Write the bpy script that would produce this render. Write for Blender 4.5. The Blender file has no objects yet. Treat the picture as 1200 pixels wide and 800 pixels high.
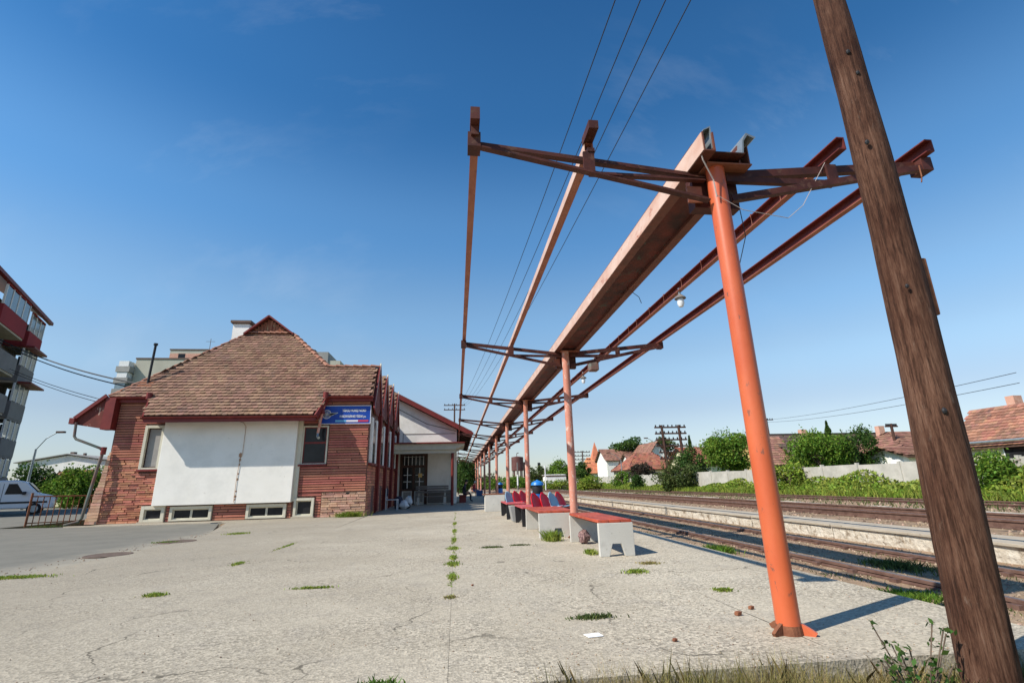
import bpy, bmesh, math, random
import numpy as np
from mathutils import Vector, Matrix, Euler
random.seed(7)
rng = np.random.default_rng(7)
S = bpy.context.scene
COL = S.collection

# ---------------------------------------------------------------- camera
cam_d = bpy.data.cameras.new('camera')
cam = bpy.data.objects.new('camera', cam_d)
COL.objects.link(cam)
S.camera = cam
cam_d.sensor_width = 36.0
cam_d.lens = 568.8 / 1200 * 36
cam_d.clip_start = 0.05
cam_d.clip_end = 5000
PI_, YA, RO = 0.2834, 0.11647, -0.0251
cp, sp, cy, sy = math.cos(PI_), math.sin(PI_), math.cos(YA), math.sin(YA)
fwd = Vector((sy*cp, cy*cp, sp)); rgt = Vector((cy, -sy, 0)); upv = rgt.cross(fwd)
r2 = math.cos(RO)*rgt + math.sin(RO)*upv
u2 = -math.sin(RO)*rgt + math.cos(RO)*upv
m = Matrix((r2, u2, -fwd)).transposed().to_4x4()
m.translation = Vector((0, 0, 1.05))
cam.matrix_world = m

# ---------------------------------------------------------------- world and sun
SUN_EL = math.radians(45)
SUN_DIR = Vector((-0.908*math.cos(SUN_EL), -0.419*math.cos(SUN_EL), math.sin(SUN_EL)))   # towards the sun
W = bpy.data.worlds.new('World'); S.world = W; W.use_nodes = True
nt = W.node_tree; nt.nodes.clear(); L = nt.links.new
wo = nt.nodes.new('ShaderNodeOutputWorld'); bg = nt.nodes.new('ShaderNodeBackground')
sky = nt.nodes.new('ShaderNodeTexSky'); sky.sky_type = 'NISHITA'; sky.sun_disc = False
sky.sun_elevation = SUN_EL; sky.sun_rotation = math.atan2(SUN_DIR.x, SUN_DIR.y)
sky.altitude = 300; sky.air_density = 1.0; sky.dust_density = 0.25; sky.ozone_density = 2.6
bg.inputs[1].default_value = 0.115
# faint cirrus veil
tc = nt.nodes.new('ShaderNodeTexCoord')
mp = nt.nodes.new('ShaderNodeMapping'); mp.inputs['Rotation'].default_value = (0.3, 0.2, 0.9); mp.inputs['Scale'].default_value = (1.2, 6.0, 3.0)
nz = nt.nodes.new('ShaderNodeTexNoise'); nz.inputs['Scale'].default_value = 1.6; nz.inputs['Detail'].default_value = 7; nz.inputs['Roughness'].default_value = 0.62
nz2 = nt.nodes.new('ShaderNodeTexNoise'); nz2.inputs['Scale'].default_value = 1.3; nz2.inputs['Detail'].default_value = 2
rp = nt.nodes.new('ShaderNodeMapRange'); rp.inputs[1].default_value = 0.52; rp.inputs[2].default_value = 0.85; rp.inputs[4].default_value = 1.0
rp2 = nt.nodes.new('ShaderNodeMapRange'); rp2.inputs[1].default_value = 0.48; rp2.inputs[2].default_value = 0.72; rp2.inputs[4].default_value = 0.30
mu = nt.nodes.new('ShaderNodeMath'); mu.operation = 'MULTIPLY'
mx = nt.nodes.new('ShaderNodeMixRGB'); mx.inputs[2].default_value = (6.0, 6.6, 7.2, 1)
hs = nt.nodes.new('ShaderNodeHueSaturation'); hs.inputs['Saturation'].default_value = 1.0; hs.inputs['Value'].default_value = 1.5
L(tc.outputs['Generated'], mp.inputs[0]); L(mp.outputs[0], nz.inputs['Vector']); mp2 = nt.nodes.new('ShaderNodeMapping'); mp2.inputs['Location'].default_value = (3.1, 1.7, 0.4); L(tc.outputs['Generated'], mp2.inputs[0]); L(mp2.outputs[0], nz2.inputs['Vector'])
L(nz.outputs['Fac'], rp.inputs[0]); L(nz2.outputs['Fac'], rp2.inputs[0]); L(rp.outputs[0], mu.inputs[0]); L(rp2.outputs[0], mu.inputs[1])
tn = nt.nodes.new('ShaderNodeMixRGB'); tn.blend_type = 'MULTIPLY'; tn.inputs[0].default_value = 1.0; 
sx_ = nt.nodes.new('ShaderNodeSeparateXYZ'); L(tc.outputs['Generated'], sx_.inputs[0])
rr = nt.nodes.new('ShaderNodeValToRGB'); ce = rr.color_ramp; ce.interpolation = 'EASE'
tints = [(0.0, (.70, .70, .78)), (.12, (.98, .88, .84)), (.22, (1.18, 1.18, 1.08)), (.32, (1.12, 1.30, 1.26)), (.48, (.74, 1.20, 1.36)), (.66, (.34, .84, 1.12)), (1.0, (.13, .48, .78))]
ce.elements[0].position = 0; ce.elements[1].position = 1
for p_, _ in tints[1:-1]: ce.elements.new(p_)
for e_, (p_, c_) in zip(ce.elements, tints): e_.position = p_; e_.color = (c_[0]/1.5, c_[1]/1.5, c_[2]/1.5, 1)
L(sx_.outputs[2], rr.inputs[0]); L(rr.outputs[0], tn.inputs[2])
L(sky.outputs[0], hs.inputs['Color']); L(hs.outputs[0], tn.inputs[1]); L(tn.outputs[0], mx.inputs[1]); L(mu.outputs[0], mx.inputs[0])
L(mx.outputs[0], bg.inputs[0]); L(bg.outputs[0], wo.inputs[0])
sd = bpy.data.lights.new('sun', 'SUN'); sd.energy = 5.0; sd.angle = math.radians(0.53); sd.color = (1.0, 0.935, 0.84)
so = bpy.data.objects.new('sun', sd); COL.objects.link(so)
so.rotation_euler = (-SUN_DIR).to_track_quat('-Z', 'Y').to_euler()
S.view_settings.view_transform = 'Standard'; S.view_settings.look = 'None'
S.view_settings.exposure = 0.27; S.view_settings.gamma = 1.0

# ---------------------------------------------------------------- materials
def mat(name, base, var=None, scale=3.0, rough=0.85, bump=0.0, bscale=20.0, island=0.0, hue=0.0, metal=0.0,
        spots=None, sscale=8.0, sthr=0.62, stretch=(1, 1, 1), detail=6, bdist=0.02, trans=0.0, spec=0.3, soft=0.1, grime=None, gscale=0.6):
    """procedural surface: base/var mixed by noise, optional spots colour, per-island variation, bump"""
    M = bpy.data.materials.new(name); M.use_nodes = True
    t = M.node_tree; b = t.nodes['Principled BSDF']; n = t.nodes.new; l = t.links.new
    b.inputs['Roughness'].default_value = rough; b.inputs['Metallic'].default_value = metal
    b.inputs['Specular IOR Level'].default_value = spec
    co = n('ShaderNodeTexCoord'); ma = n('ShaderNodeMapping'); ma.inputs['Scale'].default_value = stretch
    l(co.outputs['Object'], ma.inputs[0])
    def rgb(c): return (c[0], c[1], c[2], 1)
    cur = None
    mixn = n('ShaderNodeMixRGB'); mixn.inputs[1].default_value = rgb(base); mixn.inputs[2].default_value = rgb(var or base)
    nn = n('ShaderNodeTexNoise'); nn.inputs['Scale'].default_value = scale; nn.inputs['Detail'].default_value = detail; nn.inputs['Roughness'].default_value = 0.62
    l(ma.outputs[0], nn.inputs['Vector'])
    mr = n('ShaderNodeMapRange'); mr.inputs[1].default_value = 0.36; mr.inputs[2].default_value = 0.64
    l(nn.outputs['Fac'], mr.inputs[0]); l(mr.outputs[0], mixn.inputs[0]); cur = mixn.outputs[0]
    def layer(col, sc, thr, sf, amt=1.0):
        nonlocal cur
        s = n('ShaderNodeTexNoise'); s.inputs['Scale'].default_value = sc; s.inputs['Detail'].default_value = 8; s.inputs['Roughness'].default_value = 0.7
        l(ma.outputs[0], s.inputs['Vector'])
        r = n('ShaderNodeMapRange'); r.inputs[1].default_value = thr; r.inputs[2].default_value = thr+sf; r.inputs[4].default_value = amt
        l(s.outputs['Fac'], r.inputs[0])
        x = n('ShaderNodeMixRGB'); x.inputs[2].default_value = rgb(col); l(cur, x.inputs[1]); l(r.outputs[0], x.inputs[0]); cur = x.outputs[0]
    if spots: layer(spots, sscale, sthr, soft)
    if grime: layer(grime, gscale, 0.45, 0.3, 0.7)
    if island:
        g = n('ShaderNodeNewGeometry'); h = n('ShaderNodeHueSaturation')
        a = n('ShaderNodeMapRange'); a.inputs[3].default_value = 1-island; a.inputs[4].default_value = 1+island
        l(g.outputs['Random Per Island'], a.inputs[0]); l(a.outputs[0], h.inputs['Value'])
        if hue:
            a2 = n('ShaderNodeMath'); a2.operation = 'MULTIPLY'; a2.inputs[1].default_value = 7.31
            a3 = n('ShaderNodeMath'); a3.operation = 'FRACT'
            a4 = n('ShaderNodeMapRange'); a4.inputs[3].default_value = 0.5-hue; a4.inputs[4].default_value = 0.5+hue
            l(g.outputs['Random Per Island'], a2.inputs[0]); l(a2.outputs[0], a3.inputs[0]); l(a3.outputs[0], a4.inputs[0]); l(a4.outputs[0], h.inputs['Hue'])
        l(cur, h.inputs['Color']); cur = h.outputs[0]
    l(cur, b.inputs['Base Color'])
    if bump:
        bn = n('ShaderNodeTexNoise'); bn.inputs['Scale'].default_value = bscale; bn.inputs['Detail'].default_value = 5; l(ma.outputs[0], bn.inputs['Vector'])
        bp = n('ShaderNodeBump'); bp.inputs['Strength'].default_value = bump; bp.inputs['Distance'].default_value = bdist
        l(bn.outputs['Fac'], bp.inputs['Height']); l(bp.outputs[0], b.inputs['Normal'])
    if trans:
        tr = n('ShaderNodeBsdfTranslucent'); ms = n('ShaderNodeMixShader'); ms.inputs[0].default_value = trans
        l(cur, tr.inputs[0]); l(b.outputs[0], ms.inputs[1]); l(tr.outputs[0], ms.inputs[2])
        l(ms.outputs[0], t.nodes['Material Output'].inputs[0])
    return M

def concrete_ground():
    M = bpy.data.materials.new('platform_concrete'); M.use_nodes = True
    t = M.node_tree; b = t.nodes['Principled BSDF']; n = t.nodes.new; l = t.links.new
    b.inputs['Roughness'].default_value = 0.92; b.inputs['Specular IOR Level'].default_value = 0.2
    g = n('ShaderNodeNewGeometry')
    def noise(sc, det=5, ro=0.6):
        x = n('ShaderNodeTexNoise'); x.inputs['Scale'].default_value = sc; x.inputs['Detail'].default_value = det; x.inputs['Roughness'].default_value = ro
        l(g.outputs['Position'], x.inputs['Vector']); return x.outputs['Fac']
    def mrange(s, a, c, d=0, e=1):
        x = n('ShaderNodeMapRange'); x.inputs[1].default_value = a; x.inputs[2].default_value = c; x.inputs[3].default_value = d; x.inputs[4].default_value = e
        l(s, x.inputs[0]); return x.outputs[0]
    def mix(f, a, c, mode='MIX'):
        x = n('ShaderNodeMixRGB'); x.blend_type = mode
        for i, s in ((0, f), (1, a), (2, c)):
            if isinstance(s, tuple): x.inputs[i].default_value = (*s, 1)
            elif isinstance(s, float): x.inputs[i].default_value = s
            else: l(s, x.inputs[i])
        return x.outputs[0]
    big = mrange(noise(0.55, 6), 0.35, 0.65)
    c = mix(big, (0.405, 0.355, 0.27), (0.505, 0.45, 0.35))
    mid = mrange(noise(3.1, 5, 0.6), 0.50, 0.72, 0, 0.35)
    c = mix(mid, c, (0.29, 0.262, 0.225))
    v = n('ShaderNodeTexVoronoi'); v.inputs['Scale'].default_value = 42; l(g.outputs['Position'], v.inputs['Vector'])
    v.inputs['Scale'].default_value = 58; hsv = n('ShaderNodeSeparateColor'); l(v.outputs['Color'], hsv.inputs[0])
    peb = mrange(hsv.outputs[0], 0.0, 1.0, 0.52, 1.34)
    pebn = n('ShaderNodeCombineColor'); [l(peb, pebn.inputs[i]) for i in range(3)]
    worn = mrange(noise(0.9, 4), 0.38, 0.60, 0.45, 1.0)
    c = mix(worn, c, mix(1.0, c, pebn.outputs[0], 'MULTIPLY'))
    pit = mrange(noise(38, 5, 0.65), 0.585, 0.635, 0, 0.85)
    pm = n('ShaderNodeMath'); pm.operation = 'MULTIPLY'; l(pit, pm.inputs[0]); l(worn, pm.inputs[1])
    c = mix(pm.outputs[0], c, (0.13, 0.115, 0.095))
    st = mrange(noise(1.7, 8, 0.75), 0.66, 0.73, 0, 0.45)
    c = mix(st, c, (0.22, 0.19, 0.155))
    # weathered aggregate, plus vignette darkening painted into the colour towards the forecourt side
    sp_ = n('ShaderNodeSeparateXYZ'); l(g.outputs['Position'], sp_.inputs[0])
    wv = n('ShaderNodeMath'); wv.operation = 'MULTIPLY_ADD'; l(noise(0.7, 5), wv.inputs[0]); wv.inputs[1].default_value = -3.5; l(sp_.outputs[0], wv.inputs[2])
    vignette_wear = mrange(wv.outputs[0], -0.4, -6.5, 0, 0.55)
    c = mix(vignette_wear, c, (0.225, 0.20, 0.155))
    # long irregular cracks
    wp_ = n('ShaderNodeVectorMath'); wp_.operation = 'ADD'
    wn = n('ShaderNodeTexNoise'); wn.inputs['Scale'].default_value = 1.6; wn.inputs['Detail'].default_value = 6; l(g.outputs['Position'], wn.inputs['Vector']); l(wn.outputs['Color'], wp_.inputs[0]); l(g.outputs['Position'], wp_.inputs[1])
    cv = n('ShaderNodeTexVoronoi'); cv.feature = 'DISTANCE_TO_EDGE'; cv.inputs['Scale'].default_value = 0.42; l(wp_.outputs[0], cv.inputs['Vector'])
    cm = n('ShaderNodeMath'); cm.operation = 'MULTIPLY'; l(mrange(cv.outputs['Distance'], 0.002, 0.0055, 1, 0), cm.inputs[0]); l(mrange(noise(0.8, 3), 0.47, 0.56, 0, 0.8), cm.inputs[1])
    c = mix(cm.outputs[0], c, (0.09, 0.08, 0.06))
    # faint dark wear stains
    c = mix(mrange(noise(0.28, 4, 0.6), 0.54, 0.68, 0, 0.35), c, (0.26, 0.235, 0.19))
    l(c, b.inputs['Base Color'])
    bp = n('ShaderNodeBump'); bp.inputs['Strength'].default_value = 0.5; bp.inputs['Distance'].default_value = 0.006
    ad = n('ShaderNodeMath'); ad.operation = 'ADD'; l(v.outputs['Distance'], ad.inputs[0]); l(noise(55, 4), ad.inputs[1])
    l(ad.outputs[0], bp.inputs['Height']); l(bp.outputs[0], b.inputs['Normal'])
    return M

MT = {}
MT['concrete'] = concrete_ground()
MT['precast'] = mat('precast_concrete', (0.50, 0.48, 0.43), (0.62, 0.60, 0.54), 5, bump=0.5, bscale=60, bdist=0.006, spots=(0.25, 0.24, 0.2), sscale=14, sthr=0.63, soft=.05, grime=(.40, .37, .31), gscale=2.5)
MT['asphalt'] = mat('asphalt', (0.155, 0.15, 0.125), (0.19, 0.18, 0.15), 1.2, bump=0.4, bscale=90, bdist=0.006, spots=(0.11, 0.105, 0.09), sscale=2.5, sthr=0.6)
MT['dirt'] = mat('trackbed_soil', (0.29, 0.185, 0.11), (0.40, 0.285, 0.185), 2.5, bump=0.9, bscale=38, bdist=0.03, spots=(0.12, 0.075, 0.045), sscale=11, sthr=0.57, grime=(0.19, 0.145, 0.08), gscale=0.9)
MT['ballast'] = mat('ballast_stone', (0.36, 0.27, 0.19), (0.25, 0.175, 0.12), 9, island=0.45, hue=0.02)
MT['grassland'] = mat('grassy_ground', (0.085, 0.13, 0.025), (0.16, 0.19, 0.04), 0.8, bump=0.8, bscale=14, bdist=0.08, spots=(0.22, 0.18, 0.09), sscale=1.7, sthr=0.58)
MT['orange'] = mat('orange_column_paint', (0.60, 0.13, 0.045), (0.50, 0.09, 0.03), 2.2, rough=0.38, bump=0.3, bscale=16, bdist=0.004, spots=(0.22, 0.08, 0.05), sscale=17, sthr=0.63, soft=0.02, stretch=(1, 1, .45), spec=0.5, grime=(0.60, 0.155, 0.065), gscale=3.0)
MT['salmon'] = mat('faded_column_paint', (0.60, 0.25, 0.175), (0.50, 0.185, 0.12), 4, rough=0.5, bump=0.15, bscale=25, bdist=0.004, spots=(0.66, 0.50, 0.42), sscale=16, sthr=0.55, soft=0.05, stretch=(1, 1, .4), spec=0.45, grime=(0.42, 0.15, 0.09), gscale=2.0)
MT['steel'] = mat('rusty_red_steel', (0.040, 0.012, 0.009), (0.095, 0.026, 0.017), 4, rough=0.6, bump=0.25, bscale=25, bdist=0.004, spots=(0.11, 0.05, 0.032), sscale=9, sthr=0.55, soft=0.08)
MT['purlin'] = mat('faded_red_steel', (0.36, 0.14, 0.085), (0.25, 0.08, 0.048), 5, rough=0.55, bump=0.2, bscale=25, bdist=0.003, spots=(0.20, 0.08, 0.05), sscale=9, sthr=0.60, soft=0.06, stretch=(1, 0.5, 1))
MT['chan'] = mat('deep_red_channel', (0.16, 0.03, 0.022), (0.11, 0.02, 0.015), 5, rough=0.55, spots=(0.10, 0.04, 0.03), sscale=9, sthr=0.60, soft=0.06)
MT['tray'] = mat('rusted_gutter_sheet', (0.030, 0.008, 0.005), (0.11, 0.018, 0.009), 3, rough=0.6, spots=(0.05, 0.045, 0.03), sscale=4.0, sthr=0.57, soft=0.06, stretch=(1.6, 1, 1), bump=0.2, bscale=18)
MT['rust'] = mat('rust', (0.16, 0.06, 0.032), (0.25, 0.10, 0.05), 14, rough=0.9, bump=0.6, bscale=60, bdist=0.006)
MT['rail'] = mat('rail_steel', (0.11, 0.06, 0.045), (0.17, 0.10, 0.075), 7, rough=0.6, bump=0.2, bscale=40)
MT['railtop'] = mat('worn_rail_head', (0.26, 0.20, 0.17), (0.17, 0.11, 0.09), 5, rough=0.4, metal=0.5)
MT['sleeper'] = mat('sleeper_wood', (0.12, 0.085, 0.06), (0.19, 0.145, 0.105), 6, bump=0.5, bscale=30, stretch=(0.3, 3, 1), island=0.2)
MT['wood'] = None
MT['ruststain'] = mat('orange_rust_stain', (0.34, 0.17, 0.09), (0.52, 0.38, 0.26), 12, rough=.9)
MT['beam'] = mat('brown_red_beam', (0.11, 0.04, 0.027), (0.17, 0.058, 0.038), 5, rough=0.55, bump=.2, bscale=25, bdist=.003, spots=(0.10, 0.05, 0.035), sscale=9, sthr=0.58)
MT['sunlitchalk'] = mat('faded_sunlit_beam_paint', (0.70, 0.50, 0.40), (0.60, 0.36, 0.26), 5, rough=0.4, bump=.15, bscale=20, bdist=.003, spots=(0.45, 0.17, 0.10), sscale=6, sthr=0.60, soft=.08, stretch=(1, .5, 1))  # faded paint with sunlit brightness put into the colour, for sun-facing side sheets
MT['manhole'] = mat('brown_iron_cover', (0.10, 0.07, 0.055), (0.15, 0.11, 0.085), 9, bump=.4, bscale=40)
MT['brick'] = mat('red_stone_brick', (0.56, 0.24, 0.15), (0.44, 0.165, 0.10), 2.0, island=0.28, hue=0.014, bump=0.5, bscale=35, bdist=0.01, spots=(0.60, 0.40, 0.28), sscale=5, sthr=0.62, soft=0.08)
MT['brickdark'] = mat('ribbed_red_brick', (0.47, 0.175, 0.12), (0.36, 0.12, 0.085), 1.8, island=0.15, hue=0.012, bump=0.4, bscale=35, bdist=0.008, spots=(0.42, 0.24, 0.14), sscale=2.5, sthr=0.62)
MT['brickpale'] = mat('pale_stone_brick', (0.50, 0.27, 0.18), (0.60, 0.38, 0.27), 4, island=0.2, hue=0.015, bump=0.5, bscale=30, bdist=0.01)
MT['mortar'] = mat('mortar', (0.13, 0.06, 0.05), (0.22, 0.13, 0.10), 8, bump=0.4, bscale=40)
MT['plaster'] = mat('white_plaster', (0.86, 0.83, 0.755), (0.82, 0.79, 0.71), 1.3, bump=0.35, bscale=45, bdist=0.008, grime=(0.66, 0.64, 0.58), gscale=1.0, spots=(0.50, 0.45, 0.37), sscale=5, sthr=0.63, soft=0.08)
MT['wallwhite'] = mat('whitewashed_wall', (0.80, 0.785, 0.73), (0.85, 0.835, 0.79), 1.1, bump=0.2, bscale=30, bdist=0.005, grime=(0.52, 0.50, 0.45), gscale=0.9)
MT['cream'] = mat('cream_trim', (0.55, 0.51, 0.40), (0.62, 0.58, 0.46), 4, bump=0.15, bscale=40, spots=(0.35, 0.30, 0.22), sscale=7, sthr=0.64)
MT['redtrim'] = mat('dark_red_trim', (0.15, 0.02, 0.018), (0.20, 0.03, 0.024), 3, rough=0.5, spots=(0.13, 0.05, 0.04), sscale=8, sthr=0.62)
MT['redboard'] = mat('weathered_red_boards', (0.19, 0.042, 0.03), (0.12, 0.028, 0.02), 3, rough=0.75, spots=(0.45, 0.30, 0.22), sscale=5, sthr=0.60, stretch=(1, 1, 0.5), soft=0.03)
MT['gableboard'] = mat('peeling_gable_boards', (0.20, 0.055, 0.03), (0.33, 0.14, 0.08), 5, rough=0.8, spots=(0.50, 0.45, 0.25), sscale=6, sthr=0.58, stretch=(3, 3, 0.4), island=0.2)
MT['tile'] = mat('old_clay_tile', (0.29, 0.175, 0.115), (0.21, 0.115, 0.078), 1.1, rough=0.85, island=0.24, hue=0.012, bump=0.4, bscale=30, bdist=0.01, spots=(0.10, 0.075, 0.065), sscale=2.4, sthr=0.56, soft=0.16, grime=(0.20, 0.125, 0.10), gscale=0.8)
MT['tilebed'] = mat('roof_underlay', (0.10, 0.055, 0.04))
MT['ridge'] = mat('ridge_tile_clay', (0.36, 0.18, 0.12), (0.28, 0.12, 0.08), 3, island=0.2, bump=0.3, bscale=25)
MT['tileorange'] = mat('orange_roof_tile', (0.60, 0.24, 0.12), (0.50, 0.17, 0.085), 0.8, island=0.15, hue=0.01, bump=0.3, bscale=8)
MT['tilered'] = mat('red_roof_tile', (0.38, 0.13, 0.078), (0.27, 0.125, 0.085), 1.2, island=0.3, hue=0.015)
MT['tileworn'] = mat('worn_roof_tile', (0.36, 0.165, 0.105), (0.25, 0.135, 0.095), 1.4, island=0.3, hue=0.012, spots=(0.16, 0.10, 0.08), sscale=1.5, sthr=0.57)
MT['tilebrown'] = mat('brown_roof_tile', (0.32, 0.17, 0.12), (0.24, 0.12, 0.085), 1.0, island=0.25, hue=0.015, spots=(0.15, 0.10, 0.08), sscale=0.9, sthr=0.58)
MT['tiledark'] = mat('dark_roof_tile', (0.11, 0.075, 0.06), (0.16, 0.11, 0.09), 1.0, island=0.2)
MT['tin'] = mat('dark_roof_sheet', (0.13, 0.06, 0.055), (0.18, 0.09, 0.08), 2, rough=0.5)
MT['glass'] = mat('dark_window_glass', (0.012, 0.012, 0.014), (0.025, 0.025, 0.028), 1.5, rough=0.15, spec=0.22)
MT['blockgrey'] = mat('dark_grey_render', (0.18, 0.17, 0.165), (0.22, 0.21, 0.20), 0.8)
MT['glassblue'] = mat('sky_window_glass', (0.14, 0.19, 0.22), (0.22, 0.28, 0.31), 0.8, rough=0.1, spec=0.8)
MT['greyboard'] = mat('grey_boarded_window', (0.33, 0.31, 0.28), (0.27, 0.25, 0.23), 3, rough=0.6)
MT['blue'] = mat('blue_sign_enamel', (0.008, 0.045, 0.30), (0.012, 0.07, 0.36), 1.5, rough=0.4)
MT['lblue'] = mat('light_blue_stripe', (0.16, 0.42, 0.62)); MT['pinkw'] = mat('white_stripe', (0.75, 0.68, 0.70)); MT['crim'] = mat('crimson_stripe', (0.50, 0.05, 0.10))
MT['white'] = mat('white_paint', (0.78, 0.78, 0.77), (0.70, 0.70, 0.69), 6)
MT['silver'] = mat('grey_white_emblem', (0.62, 0.62, 0.60)); MT['black'] = mat('black_paint', (0.02, 0.02, 0.022), rough=0.5)
MT['binblue'] = mat('blue_plastic', (0.015, 0.17, 0.52), (0.02, 0.21, 0.6), 8, rough=0.4, spec=0.5)
MT['seatred'] = mat('red_plastic', (0.62, 0.012, 0.03), (0.52, 0.01, 0.02), 6, rough=0.4, spots=(0.8, 0.45, 0.45), sscale=14, sthr=0.66)
MT['seatblue'] = mat('faded_blue_plastic', (0.20, 0.36, 0.50), (0.30, 0.42, 0.50), 6, rough=0.5)
MT['slat'] = mat('orange_red_bench_slat', (0.48, 0.085, 0.04), (0.28, 0.05, 0.03), 5, rough=0.6, spots=(0.50, 0.32, 0.24), sscale=12, sthr=0.58, stretch=(2, 0.5, 1))
MT['slatpink'] = mat('pink_red_bench_slat', (0.52, 0.10, 0.10), (0.40, 0.07, 0.075), 8, rough=0.6, spots=(0.62, 0.36, 0.34), sscale=16, sthr=0.6, stretch=(2, 0.5, 1))
MT['darkwood'] = mat('dark_brown_wood', (0.055, 0.025, 0.018), (0.09, 0.045, 0.03), 5, rough=0.6, stretch=(4, 4, 0.4))
MT['greywood'] = mat('weathered_grey_wood', (0.16, 0.14, 0.13), (0.22, 0.20, 0.18), 8, stretch=(0.4, 3, 3))
MT['cable'] = mat('black_cable', (0.03, 0.03, 0.033), rough=0.6); MT['wire'] = mat('pale_loose_wire', (0.42, 0.36, 0.33), rough=0.6)
MT['zinc'] = mat('galvanised_metal', (0.42, 0.46, 0.46), (0.30, 0.33, 0.34), 6, rough=0.4, metal=0.6)
MT['greenpole'] = mat('grey_green_pipe', (0.15, 0.19, 0.155), (0.20, 0.10, 0.08), 2.5, rough=0.5)
MT['fence'] = mat('fence_concrete', (0.42, 0.40, 0.35), (0.54, 0.51, 0.45), 0.9, bump=0.3, bscale=20, grime=(0.28, 0.27, 0.23), gscale=1.3, island=0.08)
MT['limewash'] = mat('limewashed_stone', (0.60, 0.55, 0.46), (0.48, 0.42, 0.33), 4, bump=1.0, bscale=11, bdist=0.05, spots=(0.24, 0.18, 0.12), sscale=4.5, sthr=0.53, soft=0.10)
MT['coping'] = mat('coping_concrete', (0.37, 0.315, 0.24), (0.46, 0.40, 0.31), 1.8, bump=0.5, bscale=30, bdist=0.01, spots=(0.18, 0.15, 0.11), sscale=7, sthr=0.6)
MT['grey'] = mat('grey_render', (0.28, 0.275, 0.26), (0.35, 0.34, 0.32), 0.6, grime=(0.22, 0.21, 0.2), gscale=0.4)
MT['beige'] = mat('beige_panel', (0.40, 0.38, 0.31), (0.46, 0.44, 0.36), 0.4)
MT['blockred'] = mat('red_balcony_paint', (0.30, 0.035, 0.04), (0.24, 0.03, 0.035), 0.5)
MT['yellow'] = mat('ochre_wall', (0.68, 0.46, 0.17), (0.74, 0.52, 0.22), 1); MT['creamwall'] = mat('cream_house_wall', (0.72, 0.66, 0.44), (0.66, 0.60, 0.40), 0.7)
MT['tank'] = mat('rusty_tank', (0.10, 0.04, 0.035), (0.15, 0.07, 0.06), 1.5); MT['car'] = mat('white_car_paint', (0.72, 0.74, 0.76), rough=0.25, spec=0.6)
MT['tyre'] = mat('tyre_rubber', (0.02, 0.02, 0.02)); MT['skin'] = mat('skin', (0.50, 0.28, 0.19)); MT['cloth'] = mat('dark_cloth', (0.035, 0.035, 0.05), (0.06, 0.05, 0.07), 8)
MT['jeans'] = mat('blue_cloth', (0.05, 0.10, 0.22)); MT['hair'] = mat('white_hair', (0.6, 0.58, 0.54)); MT['redcloth'] = mat('red_cloth', (0.35, 0.03, 0.04))
def leafmat(n, a, b_, isl=0.5, hue=0.03): return mat(n, a, b_, 0.9, rough=0.6, island=isl, hue=hue, trans=0.35, spec=0.2)
MT['leafmid'] = leafmat('mid_green_leaves', (0.11, 0.20, 0.025), (0.15, 0.25, 0.03))
MT['leafdark'] = leafmat('dark_green_leaves', (0.045, 0.10, 0.02), (0.075, 0.135, 0.025))
MT['leafdull'] = leafmat('dull_green_leaves', (0.07, 0.115, 0.03), (0.11, 0.13, 0.04))
MT['leafbright'] = leafmat('bright_weed_leaves', (0.19, 0.29, 0.03), (0.27, 0.31, 0.06))
MT['leafpurple'] = leafmat('purple_leaves', (0.05, 0.05, 0.03), (0.07, 0.045, 0.035))
MT['straw'] = leafmat('dry_grass_blades', (0.42, 0.32, 0.14), (0.20, 0.20, 0.06), 0.5)
MT['bark'] = mat('bark', (0.10, 0.07, 0.05), (0.15, 0.11, 0.08), 6)
MT['globe'] = mat('lamp_glass', (0.75, 0.78, 0.80), rough=0.1, spec=0.8)
MT['paper'] = mat('paper', (0.85, 0.85, 0.84))

def blend_edge(M):
    t = M.node_tree; n = t.nodes.new; l = t.links.new; b = t.nodes['Principled BSDF']; src = b.inputs['Base Color'].links[0].from_socket
    g = n('ShaderNodeNewGeometry'); sp = n('ShaderNodeSeparateXYZ'); l(g.outputs['Position'], sp.inputs[0])
    no = n('ShaderNodeTexNoise'); no.inputs['Scale'].default_value = 2.2; no.inputs['Detail'].default_value = 9; no.inputs['Roughness'].default_value = .7; l(g.outputs['Position'], no.inputs['Vector'])
    a = n('ShaderNodeMath'); a.operation = 'MULTIPLY_ADD'; l(no.outputs['Fac'], a.inputs[0]); a.inputs[1].default_value = 2.2; l(sp.outputs[0], a.inputs[2])
    r = n('ShaderNodeMapRange'); r.inputs[1].default_value = -5.9; r.inputs[2].default_value = -4.9; l(a.outputs[0], r.inputs[0])
    x = n('ShaderNodeMixRGB'); x.inputs[2].default_value = (0.31, 0.28, 0.22, 1); l(src, x.inputs[1]); l(r.outputs[0], x.inputs[0]); l(x.outputs[0], b.inputs['Base Color'])
blend_edge(MT['asphalt'])
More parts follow.
